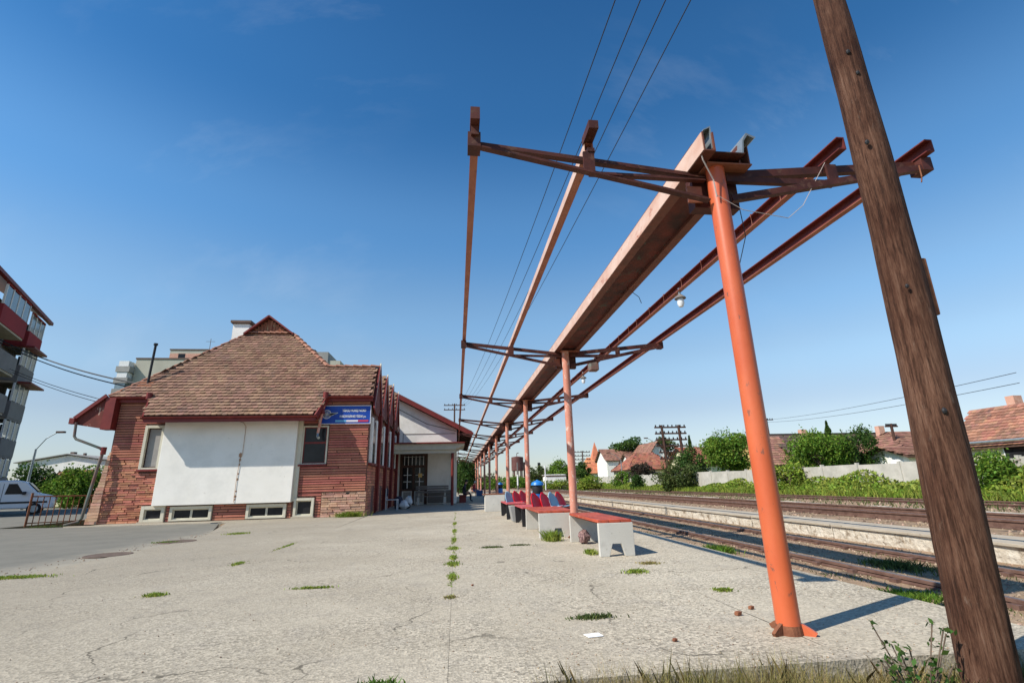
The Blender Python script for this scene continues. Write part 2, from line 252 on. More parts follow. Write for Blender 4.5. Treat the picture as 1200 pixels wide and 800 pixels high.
def pole_wood():
    M = bpy.data.materials.new('pole_wood'); M.use_nodes = True
    t = M.node_tree; b = t.nodes['Principled BSDF']; n = t.nodes.new; l = t.links.new
    b.inputs['Roughness'].default_value = 0.85; b.inputs['Specular IOR Level'].default_value = 0.2
    co = n('ShaderNodeTexCoord')
    def noi(sc, st, det=8, ro=0.65):
        m_ = n('ShaderNodeMapping'); m_.inputs['Scale'].default_value = st; l(co.outputs['Object'], m_.inputs[0])
        x = n('ShaderNodeTexNoise'); x.inputs['Scale'].default_value = sc; x.inputs['Detail'].default_value = det; x.inputs['Roughness'].default_value = ro
        l(m_.outputs[0], x.inputs['Vector']); return x.outputs['Fac']
    cr = n('ShaderNodeValToRGB'); e = cr.color_ramp
    e.elements[0].position = 0.30; e.elements[0].color = (0.03, 0.014, 0.009, 1)
    e.elements[1].position = 0.75; e.elements[1].color = (0.34, 0.22, 0.15, 1)
    for p_, c_ in ((0.43, (0.050, 0.022, 0.013, 1)), (0.52, (0.14, 0.068, 0.042, 1)), (0.62, (0.22, 0.13, 0.088, 1))):
        q_ = e.elements.new(p_); q_.color = c_
    f1 = noi(34, (1, 1, 0.05), 10, .75); f2 = noi(110, (1, 1, 0.09), 10, .8); f3 = noi(1.6, (1, 1, 0.5))
    a = n('ShaderNodeMath'); a.operation = 'MULTIPLY_ADD'; l(f2, a.inputs[0]); a.inputs[1].default_value = 0.45; 
    a0 = n('ShaderNodeMath'); a0.operation = 'MULTIPLY'; l(f1, a0.inputs[0]); a0.inputs[1].default_value = 0.55; l(a0.outputs[0], a.inputs[2])
    l(a.outputs[0], cr.inputs[0])
    x = n('ShaderNodeMixRGB'); x.blend_type = 'MULTIPLY'; x.inputs[2].default_value = (0.42, 0.31, 0.26, 1)
    r = n('ShaderNodeMapRange'); r.inputs[1].default_value = 0.42; r.inputs[2].default_value = 0.62; l(f3, r.inputs[0]); l(r.outputs[0], x.inputs[0]); l(cr.outputs[0], x.inputs[1])
    f4 = noi(48, (1, 1, 0.022), 12, .8); r4 = n('ShaderNodeMapRange'); r4.inputs[1].default_value = 0.575; r4.inputs[2].default_value = 0.625; r4.inputs[4].default_value = 0.9; l(f4, r4.inputs[0])
    x4 = n('ShaderNodeMixRGB'); x4.inputs[2].default_value = (0.014, 0.009, 0.007, 1); l(x.outputs[0], x4.inputs[1]); l(r4.outputs[0], x4.inputs[0]); x = x4
    f5 = noi(9, (1, 1, 0.35), 10, .8); r5 = n('ShaderNodeMapRange'); r5.inputs[1].default_value = 0.60; r5.inputs[2].default_value = 0.70; r5.inputs[4].default_value = 0.6; l(f5, r5.inputs[0])
    x5 = n('ShaderNodeMixRGB'); x5.inputs[2].default_value = (0.24, 0.19, 0.15, 1); l(x.outputs[0], x5.inputs[1]); l(r5.outputs[0], x5.inputs[0]); x = x5
    l(x.outputs[0], b.inputs['Base Color'])
    bp = n('ShaderNodeBump'); bp.inputs['Strength'].default_value = 1.0; bp.inputs['Distance'].default_value = 0.02
    l(a.outputs[0], bp.inputs['Height']); l(bp.outputs[0], b.inputs['Normal'])
    return M
MT['wood'] = pole_wood()

# ---------------------------------------------------------------- mesh builder
class MB:
    def __init__(s): s.v = []; s.f = []; s.off = (0, 0, 0)
    def add(s, vs, fs):
        k = len(s.v); s.v += [tuple(v) for v in vs]; s.f += [tuple(i+k for i in f) for f in fs]; return s
    def box(s, x0, x1, y0, y1, z0, z1):
        s.add([(x0,y0,z0),(x1,y0,z0),(x1,y1,z0),(x0,y1,z0),(x0,y0,z1),(x1,y0,z1),(x1,y1,z1),(x0,y1,z1)],
              [(0,3,2,1),(4,5,6,7),(0,1,5,4),(1,2,6,5),(2,3,7,6),(3,0,4,7)]); return s
    def obox(s, o, a, b, c):      # origin + three edge vectors
        o, a, b, c = map(Vector, (o, a, b, c))
        s.add([o, o+a, o+a+b, o+b, o+c, o+a+c, o+a+b+c, o+b+c], [(0,3,2,1),(4,5,6,7),(0,1,5,4),(1,2,6,5),(2,3,7,6),(3,0,4,7)]); return s
    def bar(s, p0, p1, w, h, up=(0, 0, 1)):
        p0, p1 = Vector(p0), Vector(p1); d = (p1-p0); dn = d.normalized(); u = Vector(up)
        sd_ = dn.cross(u)
        if sd_.length < 1e-4: sd_ = dn.cross(Vector((1, 0, 0)))
        sd_.normalize(); uu = sd_.cross(dn)
        return s.obox(p0 - sd_*w/2 - uu*h/2, sd_*w, d, uu*h)
    def profile(s, pts, p0, p1, up=(0, 0, 1)):   # extrude closed 2D outline (side, up) along p0-p1
        p0, p1 = Vector(p0), Vector(p1); dn = (p1-p0).normalized(); sd_ = dn.cross(Vector(up)).normalized(); uu = sd_.cross(dn)
        n = len(pts); vs = [p0+sd_*a+uu*b for a, b in pts] + [p1+sd_*a+uu*b for a, b in pts]
        fs = [(i, (i+1) % n, n+(i+1) % n, n+i) for i in range(n)]
        s.add(vs, fs+[tuple(range(n-1, -1, -1)), tuple(range(n, 2*n))]); return s
    def tube(s, path, r, n=8, cap=True):
        P = [Vector(p) for p in path]; k = len(s.v); rs = r if isinstance(r, (list, tuple)) else [r]*len(P)
        prev = None
        for i, p in enumerate(P):
            t = (P[min(i+1, len(P)-1)]-P[max(i-1, 0)]).normalized()
            a = t.cross(Vector((0, 0, 1)) if abs(t.z) < 0.95 else Vector((1, 0, 0))).normalized()
            if prev is not None and a.dot(prev) < 0 and abs(t.z) < 0.95: pass
            prev = a; b = t.cross(a)
            for j in range(n):
                an = 2*math.pi*j/n; s.v.append(tuple(p+(a*math.cos(an)+b*math.sin(an))*rs[i]))
        for i in range(len(P)-1):
            for j in range(n): s.f.append((k+i*n+j, k+i*n+(j+1) % n, k+(i+1)*n+(j+1) % n, k+(i+1)*n+j))
        if cap: s.f.append(tuple(k+j for j in range(n-1, -1, -1))); s.f.append(tuple(k+(len(P)-1)*n+j for j in range(n)))
        return s
    def lathe(s, prof, c=(0, 0, 0), n=16):
        k = len(s.v)
        for r, z in prof:
            for j in range(n): a = 2*math.pi*j/n; s.v.append((c[0]+r*math.cos(a), c[1]+r*math.sin(a), c[2]+z))
        for i in range(len(prof)-1):
            for j in range(n): s.f.append((k+i*n+j, k+i*n+(j+1) % n, k+(i+1)*n+(j+1) % n, k+(i+1)*n+j))
        s.f.append(tuple(k+j for j in range(n-1, -1, -1))); s.f.append(tuple(k+(len(prof)-1)*n+j for j in range(n))); return s
    def prism(s, poly, ext):      # planar polygon (3D pts) extruded by vector
        n = len(poly); e = Vector(ext); vs = [Vector(p) for p in poly]; vs += [p+e for p in vs]
        s.add(vs, [tuple(range(n)), tuple(range(2*n-1, n-1, -1))]+[(i, n+i, n+(i+1) % n, (i+1) % n) for i in range(n)]); return s

def root_loc(p):
    while p is not None and p.parent is not None: p = p.parent
    return Vector(p.location) if p is not None else Vector((0, 0, 0))
def emit(name, mb, m_, parent=None, kind=None, smooth=False, bevel=0.0, label=None):
    off = root_loc(parent)
    me = bpy.data.meshes.new(name)
    me.from_pydata([(v[0]-off.x, v[1]-off.y, v[2]-off.z) for v in mb.v], [], mb.f)
    bmm = bmesh.new(); bmm.from_mesh(me); bmesh.ops.recalc_face_normals(bmm, faces=bmm.faces); bmm.to_mesh(me); bmm.free()
    me.materials.append(MT[m_] if isinstance(m_, str) else m_)
    if smooth: me.polygons.foreach_set('use_smooth', [True]*len(me.polygons))
    o = bpy.data.objects.new(name, me); COL.objects.link(o)
    if parent is not None: o.parent = parent
    if kind: o['kind'] = kind
    if label: o['label'] = label
    if bevel:
        b = o.modifiers.new('bevel', 'BEVEL'); b.width = bevel; b.segments = 2; b.limit_method = 'ANGLE'
    if smooth:
        try:
            me.set_sharp_from_angle(angle=math.radians(40))
        except Exception: pass
    return o
def thing(name, label, cat, loc=(0, 0, 0), rz=0.0, group=None):
    o = bpy.data.objects.new(name, None); COL.objects.link(o); o.empty_display_size = 0.2
    o.location = loc; o.rotation_euler = (0, 0, rz); o['label'] = label; o['category'] = cat
    if group: o['group'] = group
    return o
def tag(o, label, cat, group=None):
    o['label'] = label; o['category'] = cat
    if group: o['group'] = group
    return o
def clone(o, parent=None):
    c = o.copy(); COL.objects.link(c); c.parent = parent
    for ch in list(o.children): clone(ch, c)
    return c
def dup(o, loc, rz, label):
    c = clone(o); c.location = loc; c.rotation_euler = (0, 0, rz); c['label'] = label; return c
def fast(name, V, F, m_, parent=None, kind=None):      # numpy verts (n,3), quads (k,4) or tris
    off = root_loc(parent); V = np.asarray(V, dtype=np.float32)-np.array(off, dtype=np.float32)
    F = np.asarray(F, dtype=np.int32); me = bpy.data.meshes.new(name); k = F.shape[1]
    me.vertices.add(len(V)); me.vertices.foreach_set('co', V.ravel())
    me.loops.add(F.size); me.loops.foreach_set('vertex_index', F.ravel())
    me.polygons.add(len(F)); me.polygons.foreach_set('loop_start', np.arange(len(F), dtype=np.int32)*k)
    me.update(calc_edges=True); me.materials.append(MT[m_] if isinstance(m_, str) else m_)
    o = bpy.data.objects.new(name, me); COL.objects.link(o)
    if parent is not None: o.parent = parent
    if kind: o['kind'] = kind
    return o
def leaves(P, size, upright=0.0, aspect=0.55):
    """one small bent leaf quad per point"""
    n = len(P); P = np.asarray(P, float)
    d = rng.normal(size=(n, 3)); d[:, 2] += upright; d /= np.linalg.norm(d, axis=1)[:, None]
    w = np.cross(d, rng.normal(size=(n, 3))); w /= np.linalg.norm(w, axis=1)[:, None]
    s = size*rng.uniform(0.6, 1.4, size=(n, 1))
    a = P-w*s*aspect*0.5; b = P+w*s*aspect*0.5
    V = np.empty((n, 4, 3)); V[:, 0] = P-d*s*0.5; V[:, 1] = b; V[:, 2] = P+d*s*0.5; V[:, 3] = a
    return V.reshape(-1, 3), np.arange(n*4).reshape(n, 4)
def crown_pts(c, r, n, clumps=28, cl=0.30, flat=0.0):
    c = np.array(c, float); r = np.array(r, float)
    d = rng.normal(size=(clumps, 3)); d /= np.linalg.norm(d, axis=1)[:, None]
    rad = rng.uniform(0.35, 1.0, size=(clumps, 1))**0.6
    cc = d*rad*0.82; cr = rng.uniform(cl*0.6, cl*1.25, size=clumps)
    idx = rng.integers(0, clumps, n)
    e = rng.normal(size=(n, 3)); e /= np.linalg.norm(e, axis=1)[:, None]
    q = cc[idx]+e*(cr[idx]*rng.uniform(0.55, 1.0, n)**0.5)[:, None]
    q += rng.normal(size=q.shape)*np.where(rng.uniform(0, 1, (n, 1)) < .2, .13, .02)
    return c+q*r
def blades(P, h, w, lean=0.35):
    n = len(P); P = np.asarray(P, float); a = rng.uniform(0, 2*math.pi, n); hh = h*rng.uniform(0.5, 1.3, n)
    dx = np.stack([np.cos(a), np.sin(a), np.zeros(n)], 1); ln = rng.uniform(-lean, lean, (n, 2))*hh[:, None]
    t = P+np.stack([ln[:, 0], ln[:, 1], hh], 1); mid = P+np.stack([ln[:, 0]*.35, ln[:, 1]*.35, hh*.55], 1)
    V = np.empty((n, 5, 3)); V[:, 0] = P-dx*w/2; V[:, 1] = P+dx*w/2; V[:, 2] = mid+dx*w*.4; V[:, 3] = t; V[:, 4] = mid-dx*w*.4
    return V.reshape(-1, 3), np.arange(n*5).reshape(n, 5)

# ================================================================ THE SETTING
emit('ground', MB().box(-700, 700, -300, 900, -1.2, -0.24), 'grassland', kind='structure')
emit('trackbed', MB().box(3.9, 7.62, -40, 400, -1.0, -0.18), 'dirt', kind='structure')
emit('far_trackbed', MB().box(8.6, 18.4, -40, 400, -1.0, -0.0), 'dirt', kind='structure')
emit('meadow', MB().box(18.4, 500, -60, 600, -1.0, 0.012), 'grassland', kind='structure')
# asphalt forecourt and street (left)
mb = MB(); mb.prism([(-300, -60, -0.012), (-5.83, -60, -0.012), (-5.83, 13.0, -0.012), (-7.9, 18.3, -0.012), (-12.6, 18.9, -0.012), (-15.5, 19.2, -0.012), (-15.5, 44, -0.012), (-300, 80, -0.012)], (0, 0, -0.5))
emit('road', mb, 'asphalt', kind='structure')
emit('verge', MB().box(-300, -3.4, 60, 400, -0.8, -0.02), 'grassland', kind='structure')
# platform: slabs separated by open joints
plat = bpy.data.objects.new('platform', None); COL.objects.link(plat); plat['kind'] = 'structure'
emit('platform_base', MB().prism([(-5.8, -12, -0.03), (0.35, -12, -0.03), (0.35, 3.12, -0.03), (3.82, 3.12, -0.03), (3.82, 130, -0.03), (-3.2, 130, -0.03), (-12.4, 19.7, -0.03), (-7.8, 18.4, -0.03), (-5.8, 13, -0.03)], (0, 0, -0.6)).prism([(-5.7, -12, -0.009), (0.40, -12, -0.009), (0.40, 3.15, -0.009), (3.86, 3.15, -0.009), (3.86, 125, -0.009), (-3.2, 125, -0.009), (-3.2, 13, -0.009), (-5.7, 13, -0.009)], (0, 0, -0.015)), 'dirt', plat)
def slab(pts):
    g = 0.0012
    c = Vector((sum(p[0] for p in pts)/len(pts), sum(p[1] for p in pts)/len(pts), 0))
    q = []
    for x, y in pts:
        d = Vector((x, y, 0))-c; dz = random.uniform(-0.003, 0.003)
        q.append((x-math.copysign(g, d.x), y-math.copysign(g, d.y), 0.0))
    emit('concrete_slab', MB().prism(q, (0, 0, -0.2)), 'concrete', plat)
xs = [-5.83, -3.2, -0.04, 3.9]
slab([(-5.83, -12), (-3.2, -12), (-3.2, 5.95), (-5.83, 5.6)]); slab([(-3.2, -12), (-0.04, -12), (-0.04, 6.05), (-3.2, 5.95)])
slab([(-0.04, -12), (0.42, -12), (0.42, 3.05), (2.35, 3.05), (2.35, 3.62), (2.28, 6.15), (-0.04, 6.05)]); slab([(2.35, 3.05), (3.98, 3.0), (3.93, 6.2), (2.28, 6.15)])
slab([(-5.83, 5.6), (-3.2, 5.95), (-3.2, 9.1), (-5.9, 8.9)]); slab([(-3.2, 5.95), (-0.04, 6.05), (-0.04, 9.25), (-3.2, 9.1)]); slab([(-0.04, 6.05), (3.92, 6.2), (3.9, 11.2), (-0.04, 11.2)])
slab([(-5.9, 8.9), (-3.2, 9.1), (-3.2, 13.6), (-6.0, 13.2)]); slab([(-3.2, 9.1), (-0.04, 9.25), (-0.04, 14.2), (-3.2, 13.6)])
slab([(-6.0, 13.2), (-3.2, 13.6), (-3.35, 19.9), (-12.4, 19.9), (-12.4, 19.1), (-7.7, 18.4)])
slab([(-3.2, 13.6), (-0.04, 14.2), (-0.04, 19.8), (-3.3, 19.8)]); slab([(-0.04, 11.2), (3.9, 11.2), (3.9, 19.8), (-0.04, 19.8)])
y = 19.8
while y < 125:
    slab([(-3.35, y), (-0.04, y), (-0.04, y+6.4), (-3.35, y+6.4)]); slab([(-0.04, y), (3.9, y), (3.9, y+6.4), (-0.04, y+6.4)]); y += 6.4
# platform edge coping strip, slightly paler, chipped
emit('forecourt_kerb', MB().prism([(-12.9, 18.62, 0.02), (-8.2, 18.35, 0.02), (-7.9, 18.5, 0.02), (-8.2, 18.55, 0.02), (-12.9, 18.82, 0.02)], (0, 0, -0.2)), 'coping', kind='structure')
# manhole patches in asphalt/concrete
for i, (x, y, rx, ry, nm) in enumerate(((-6.12, 10.05, 0.55, 0.32, 'round iron manhole cover sunk into the forecourt, nearer of the two'), (-6.05, 12.15, 0.6, 0.3, 'round iron manhole cover sunk into the forecourt, farther of the two'))):
    mb = MB(); mb.lathe([(0.36, -0.05), (0.36, 0.004), (0.33, 0.010), (0.30, 0.006), (0.0, 0.006)], (x, y, 0.0), 24)
    tag(emit('manhole_cover', mb, 'manhole'), nm, 'manhole cover', 'manhole covers')
# second platform
p2 = bpy.data.objects.new('far_platform', None); COL.objects.link(p2); p2['kind'] = 'structure'
emit('platform_core', MB().box(7.72, 8.62, -20, 300, -0.6, 0.07), 'coping', p2)
y = -4.0
k = 0
while y < 130:
    Ln = random.uniform(2.3, 3.1); j = random.uniform(-0.015, 0.015)
    mb = MB(); n = 5
    # rough limewashed face block
    vs = []; fs = []
    for i in range(n+1):
        yy = y+0.012+(Ln-0.024)*i/n
        for z in (-0.3, -0.12, 0.0, 0.045): vs.append((7.60+j+random.uniform(-0.014, 0.014), yy, z))
        vs.append((7.80, yy, 0.045)); vs.append((7.80, yy, -0.3))
    for i in range(n):
        for q in range(6): fs.append((i*6+q, i*6+(q+1) % 6, (i+1)*6+(q+1) % 6, (i+1)*6+q))
    fs += [(5, 4, 3, 2, 1, 0), tuple(n*6+q for q in range(6))]
    mb.add(vs, fs); emit('face_block', mb, 'limewash', p2)
    emit('coping_stone', MB().box(7.56+j, 8.05, y+0.01, y+Ln-0.01, 0.047, 0.088+random.uniform(0, .008)), 'coping', p2, bevel=0.006)
    y += Ln
def track(label_y0, y1, X0, ztop, zg, name, h=0.14, vis=60, nsl=100, y0=-4):
    t = bpy.data.objects.new(name, None); COL.objects.link(t); t['kind'] = 'structure'
    for X in (X0, X0+1.505):
        pr = [(-0.06, -h), (0.06, -h), (0.06, -h+0.014), (0.012, -h+0.03), (0.012, -0.042), (0.036, -0.034), (0.036, -0.004), (0.03, 0), (-0.03, 0), (-0.036, -0.004), (-0.036, -0.034), (-0.012, -0.042), (-0.012, -h+0.03), (-0.06, -h+0.014)]
        r = emit('rail', MB().profile(pr, (X, y0, ztop), (X, y1, ztop)), 'rail', t)
        emit('rail_head', MB().box(X-0.026, X+0.026, y0, y1, ztop, ztop+0.003), 'railtop', r)
    me = None; y = y0
    for i in range(nsl):
        if me is None:
            mb = MB().box(X0-0.5, X0+2.0, -0.125, 0.125, ztop-h-0.12, ztop-h-0.004); o = emit('sleeper', mb, 'sleeper', t, bevel=0.01); me = o
            o.location = (0, y, 0)
        else:
            o = me.copy(); COL.objects.link(o); o.parent = t; o.location = (random.uniform(-.03, .03), y+random.uniform(-.03, .03), random.uniform(-.008, .004))
        y += 0.65
    # rail fastenings
    mb = MB(); y = y0
    for i in range(nsl):
        for X in (X0, X0+1.505):
            for s_ in (-1, 1): mb.box(X+s_*0.09-0.035, X+s_*0.09+0.035, y-0.05, y+0.05, ztop-h-0.004, ztop-h+0.04)
        y += 0.65
    emit('fastenings', mb, 'rail', t, kind='stuff')
    return t
track(0, 260, 5.235, -0.105, -0.18, 'near_railway_track', 0.072)
track(0, 260, 10.3, 0.165, 0.0, 'middle_railway_track', 0.16)
track(0, 260, 16.2, 0.10, 0.0, 'far_railway_track', 0.096)
# loose ballast stones
def stones(n, x0, x1, y0, y1, z, s0, s1):
    P = np.stack([rng.uniform(x0, x1, n), y0+(y1-y0)*rng.uniform(0, 1, n)**1.6, np.full(n, z)], 1)
    s = rng.uniform(s0, s1, (n, 1, 1)); base = np.array([(1, 0, 0), (0, 1, 0), (-1, 0, 0), (0, -1, 0), (0, 0, .8), (0, 0, -.8)], float)
    V = P[:, None, :]+base[None]*s*rng.uniform(0.6, 1.3, (n, 6, 1)); F = np.array([(0, 1, 4), (1, 2, 4), (2, 3, 4), (3, 0, 4), (1, 0, 5), (2, 1, 5), (3, 2, 5), (0, 3, 5)])
    return V.reshape(-1, 3), (F[None]+(np.arange(n)*6)[:, None, None]).reshape(-1, 3)
for nm, a in (('gravel', (12000, 4.0, 7.55, 2.2, 40, -0.178, .008, .026)), ('gravel', (9000, 8.7, 18.3, 4, 60, 0.004, .02, .05))):
    V, F = stones(*a); fast(nm, V, F, 'ballast', kind='stuff')
for a in ((700, -6.6, -5.6, 4.5, 18, -0.008, .006, .018), (500, 0.4, 3.8, 3.1, 7.5, 0.002, .003, .007), (900, -5.5, 3.5, 3.0, 16, 0.002, .003, .008)):
    V, F = stones(*a); fast('grit', V, F, 'ballast', kind='stuff')
# pale broken edging along the middle track
mb = MB()
y = 4.0
while y < 70:
    Ln = random.uniform(0.3, 1.1)
    if random.random() < 0.75: mb.box(12.9+random.uniform(-.05, .05), 13.15, y, y+Ln, -0.05, 0.06+random.uniform(0, .05))
    y += Ln+random.uniform(.02, .2)
emit('broken_edging', mb, 'limewash', kind='structure')

# ================================================================ BUILDINGS: station
st = thing('station_building', 'long red brick station building with steep clay tile roof and white plaster bay', 'building', (-8.0, 24.0, 0))
SL = 1.25
def RF(x, y, dz=0.0): return Vector((x, y, 3.75+SL*(y-19.0)+dz))     # front roof plane
WY = 19.8
# core walls (mortar colour), kept behind the brick skin
emit('wall', MB().box(-12.66, -3.42, WY, 28.4, -0.3, 4.55), 'mortar', st)
def bricks(name, m_, x0, x1, z0, z1, Y, bl, bh, holes=(), depth=0.03, axis='x', jit=0.008, gap=0.012, par=None):
    mb = MB(); z = z0; r = 0
    while z < z1-0.01:
        h = min(bh*random.uniform(0.9, 1.1), z1-z); x = x0-(bl/2 if r % 2 else 0)*random.uniform(.8, 1.2)
        while x < x1:
            l_ = bl*random.uniform(0.75, 1.3); a, b = max(x, x0), min(x+l_, x1)
            segs = [(a, b)]
            for (hx0, hx1, hz0, hz1) in holes:
                if z < hz1 and z+h > hz0:
                    ns = []
                    for (p, q) in segs:
                        if q <= hx0 or p >= hx1: ns.append((p, q)); continue
                        if p < hx0: ns.append((p, hx0))
                        if q > hx1: ns.append((hx1, q))
                    segs = ns
            for p, q in segs:
                if q-p > 0.03:
                    d = depth+random.uniform(-jit, jit)
                    if axis == 'x': mb.box(p+gap/2, q-gap/2, Y-d, Y-0.002, z+gap/2, z+h-gap/2)
                    else: mb.box(Y+0.002, Y+d, p+gap/2, q-gap/2, z+gap/2, z+h-gap/2)
            x += l_
        z += h; r += 1
    return emit(name, mb, m_, par or st, kind='stuff')
winholes = [(-11.56, -10.83, 1.78, 3.47), (-5.93, -4.93, 1.86, 3.40), (-11.24, -10.40, 0.0, 0.60), (-10.27, -8.80, 0, 0.56), (-7.66, -6.22, 0, 0.56), (-6.0, -5.24, 0, 0.72)]
bricks('brick_courses', 'brick', -12.62, -10.84, 0.0, 2.2, WY, 0.34, 0.078, winholes, depth=.05, gap=.016, jit=0.022)
bricks('brick_courses', 'brickdark', -12.62, -10.84, 2.2, 4.5, WY, 2.4, 0.094, winholes, depth=0.05, gap=0.032, jit=0.003)
bricks('brick_courses', 'brickdark', -10.84, -6.07, 0.0, 0.56, WY, 1.8, 0.094, winholes, depth=.045, gap=.03, jit=0.004)
bricks('brick_courses', 'brickdark', -6.07, -3.43, 0.90, 4.5, WY, 2.4, 0.094, winholes, depth=0.05, gap=0.032, jit=0.003)
bricks('brick_courses', 'brickdark', -5.9, -5.02, 0.0, 0.90, WY, 2.0, 0.094, winholes, depth=0.05, gap=0.032, jit=0.003)
bricks('brick_courses', 'brickpale', -5.02, -3.40, 0.0, 0.88, WY, 0.36, 0.085, (), depth=0.065, gap=.016, jit=0.022)
bricks('brick_courses', 'brick', WY+0.02, 28.3, 0.0, 1.85, -3.43, 0.4, 0.11, [(20.9+2.2*i, 21.6+2.2*i, -1, 1.0) for i in range(3)], axis='y', jit=0.006, gap=.022)
# battered corner pier on the left
mb = MB(); z = 0.0
while z < 2.45:
    h = random.uniform(.09, .12); t = z/2.45; xo = -13.0+0.33*t
    mb.box(xo+random.uniform(-.02, .02), -12.60, WY-0.10+0.05*t+random.uniform(-.012, .012), WY+0.35, z+.006, z+h-.006); z += h
emit('corner_pier', mb, 'brickpale', st, kind='stuff')
# projecting white plaster bay
emit('plaster_bay', MB().box(-10.84, -6.07, WY-0.21, WY+0.01, 0.57, 3.63), 'plaster', st, bevel=0.012, label='white plaster panel on the front wall')
emit('bay_lintel', MB().box(-10.9, -5.86, WY-0.23, WY-0.0, 3.635, 3.75), 'cream', st)
emit('bay_jamb', MB().box(-6.065, -5.90, WY-0.10, WY+0.0, 0.60, 3.633), 'cream', st)
# rust stain pipe
pp = [(-8.06, WY-0.235, 3.50), (-7.95, WY-0.235, 3.35), (-7.95, WY-0.235, 2.35), (-7.99, WY-0.235, 2.25)]
emit('conduit', MB().tube(pp+[(-8.02, WY-0.235, 2.1), (-8.05, WY-0.23, 1.4), (-8.05, WY-0.23, 0.62)], 0.008, 6), 'ruststain', st)
emit('conduit', MB().tube([(-10.8, WY-0.225, 3.54), (-8.2, WY-0.225, 3.54), (-8.06, WY-0.23, 3.50)], 0.009, 5), 'greywood', st)
mb = MB()
for z, s in ((2.28, .075), (2.12, .05), (1.95, .035), (1.62, .03), (1.42, .04), (1.0, .035), (0.82, .045), (0.72, .03)):
    mb.add([(-8.02+s*math.cos(a)*random.uniform(.6, 1.2), WY-0.213, z+1.3*s*math.sin(a)*random.uniform(.6, 1.2)) for a in [i*math.pi/4 for i in range(8)]], [tuple(range(8))])
emit('rust_stain', mb, 'ruststain', st, kind='stuff')
# windows
def window(x0, x1, z0, z1, frame, fw, cols, rows, glass='glass', reveal=0.10, proud=0.05, sill=None, rowz=None, inner=None):
    w = emit('window', MB().box(x0-0.0, x0+fw, WY-proud, WY+.0, z0, z1).box(x1-fw, x1, WY-proud, WY+.0, z0, z1).box(x0+fw, x1-fw, WY-proud, WY+.0, z1-fw, z1).box(x0+fw, x1-fw, WY-proud, WY+.0, z0, z0+fw*0.6), frame, st, bevel=0.006)
    gx0, gx1, gz0, gz1 = x0+fw, x1-fw, z0+fw*.6, z1-fw
    zr = [gz0]+(rowz or [gz0+(gz1-gz0)*i/rows for i in range(1, rows)])+[gz1]
    for i in range(cols):
        for j in range(len(zr)-1):
            a, b = gx0+(gx1-gx0)*i/cols, gx0+(gx1-gx0)*(i+1)/cols; c, d = zr[j], zr[j+1]; e = 0.035
            emit('pane', MB().box(a+e, b-e, WY-0.012, WY-0.004, c+e, d-e), glass, w)
            emit('sash', MB().box(a+.002, a+e, WY-0.03, WY-0.003, c, d).box(b-e, b-.002, WY-0.03, WY-0.003, c, d).box(a+e, b-e, WY-0.03, WY-0.003, c, c+e).box(a+e, b-e, WY-0.03, WY-0.003, d-e, d), inner or frame, w)
    if sill: emit('sill', MB().box(x0-0.06, x1+0.03, WY-0.14, WY, z0-0.07, z0), sill, w, bevel=0.008)
    return w
window(-11.55, -10.86, 1.85, 3.44, 'cream', 0.10, 1, 1, 'greyboard', sill='redtrim', proud=0.13, inner='darkwood')
window(-5.90, -4.95, 1.92, 3.37, 'cream', 0.055, 1, 2, rowz=[2.72], sill='redtrim', proud=0.07, inner='redtrim')
window(-11.22, -10.42, 0.03, 0.57, 'cream', 0.12, 1, 1, proud=0.10, sill='coping')
window(-10.25, -8.82, 0.03, 0.53, 'cream', 0.10, 2, 1, proud=0.10)
window(-7.64, -6.24, 0.03, 0.53, 'cream', 0.10, 2, 1, proud=0.10)
window(-5.98, -5.26, 0.05, 0.70, 'cream', 0.09, 1, 1, proud=0.12, sill='coping')
emit('drain_hole', MB().tube([(-4.07, WY-0.052, 0.87), (-4.07, WY+.01, 0.87)], 0.075, 12), 'black', st)
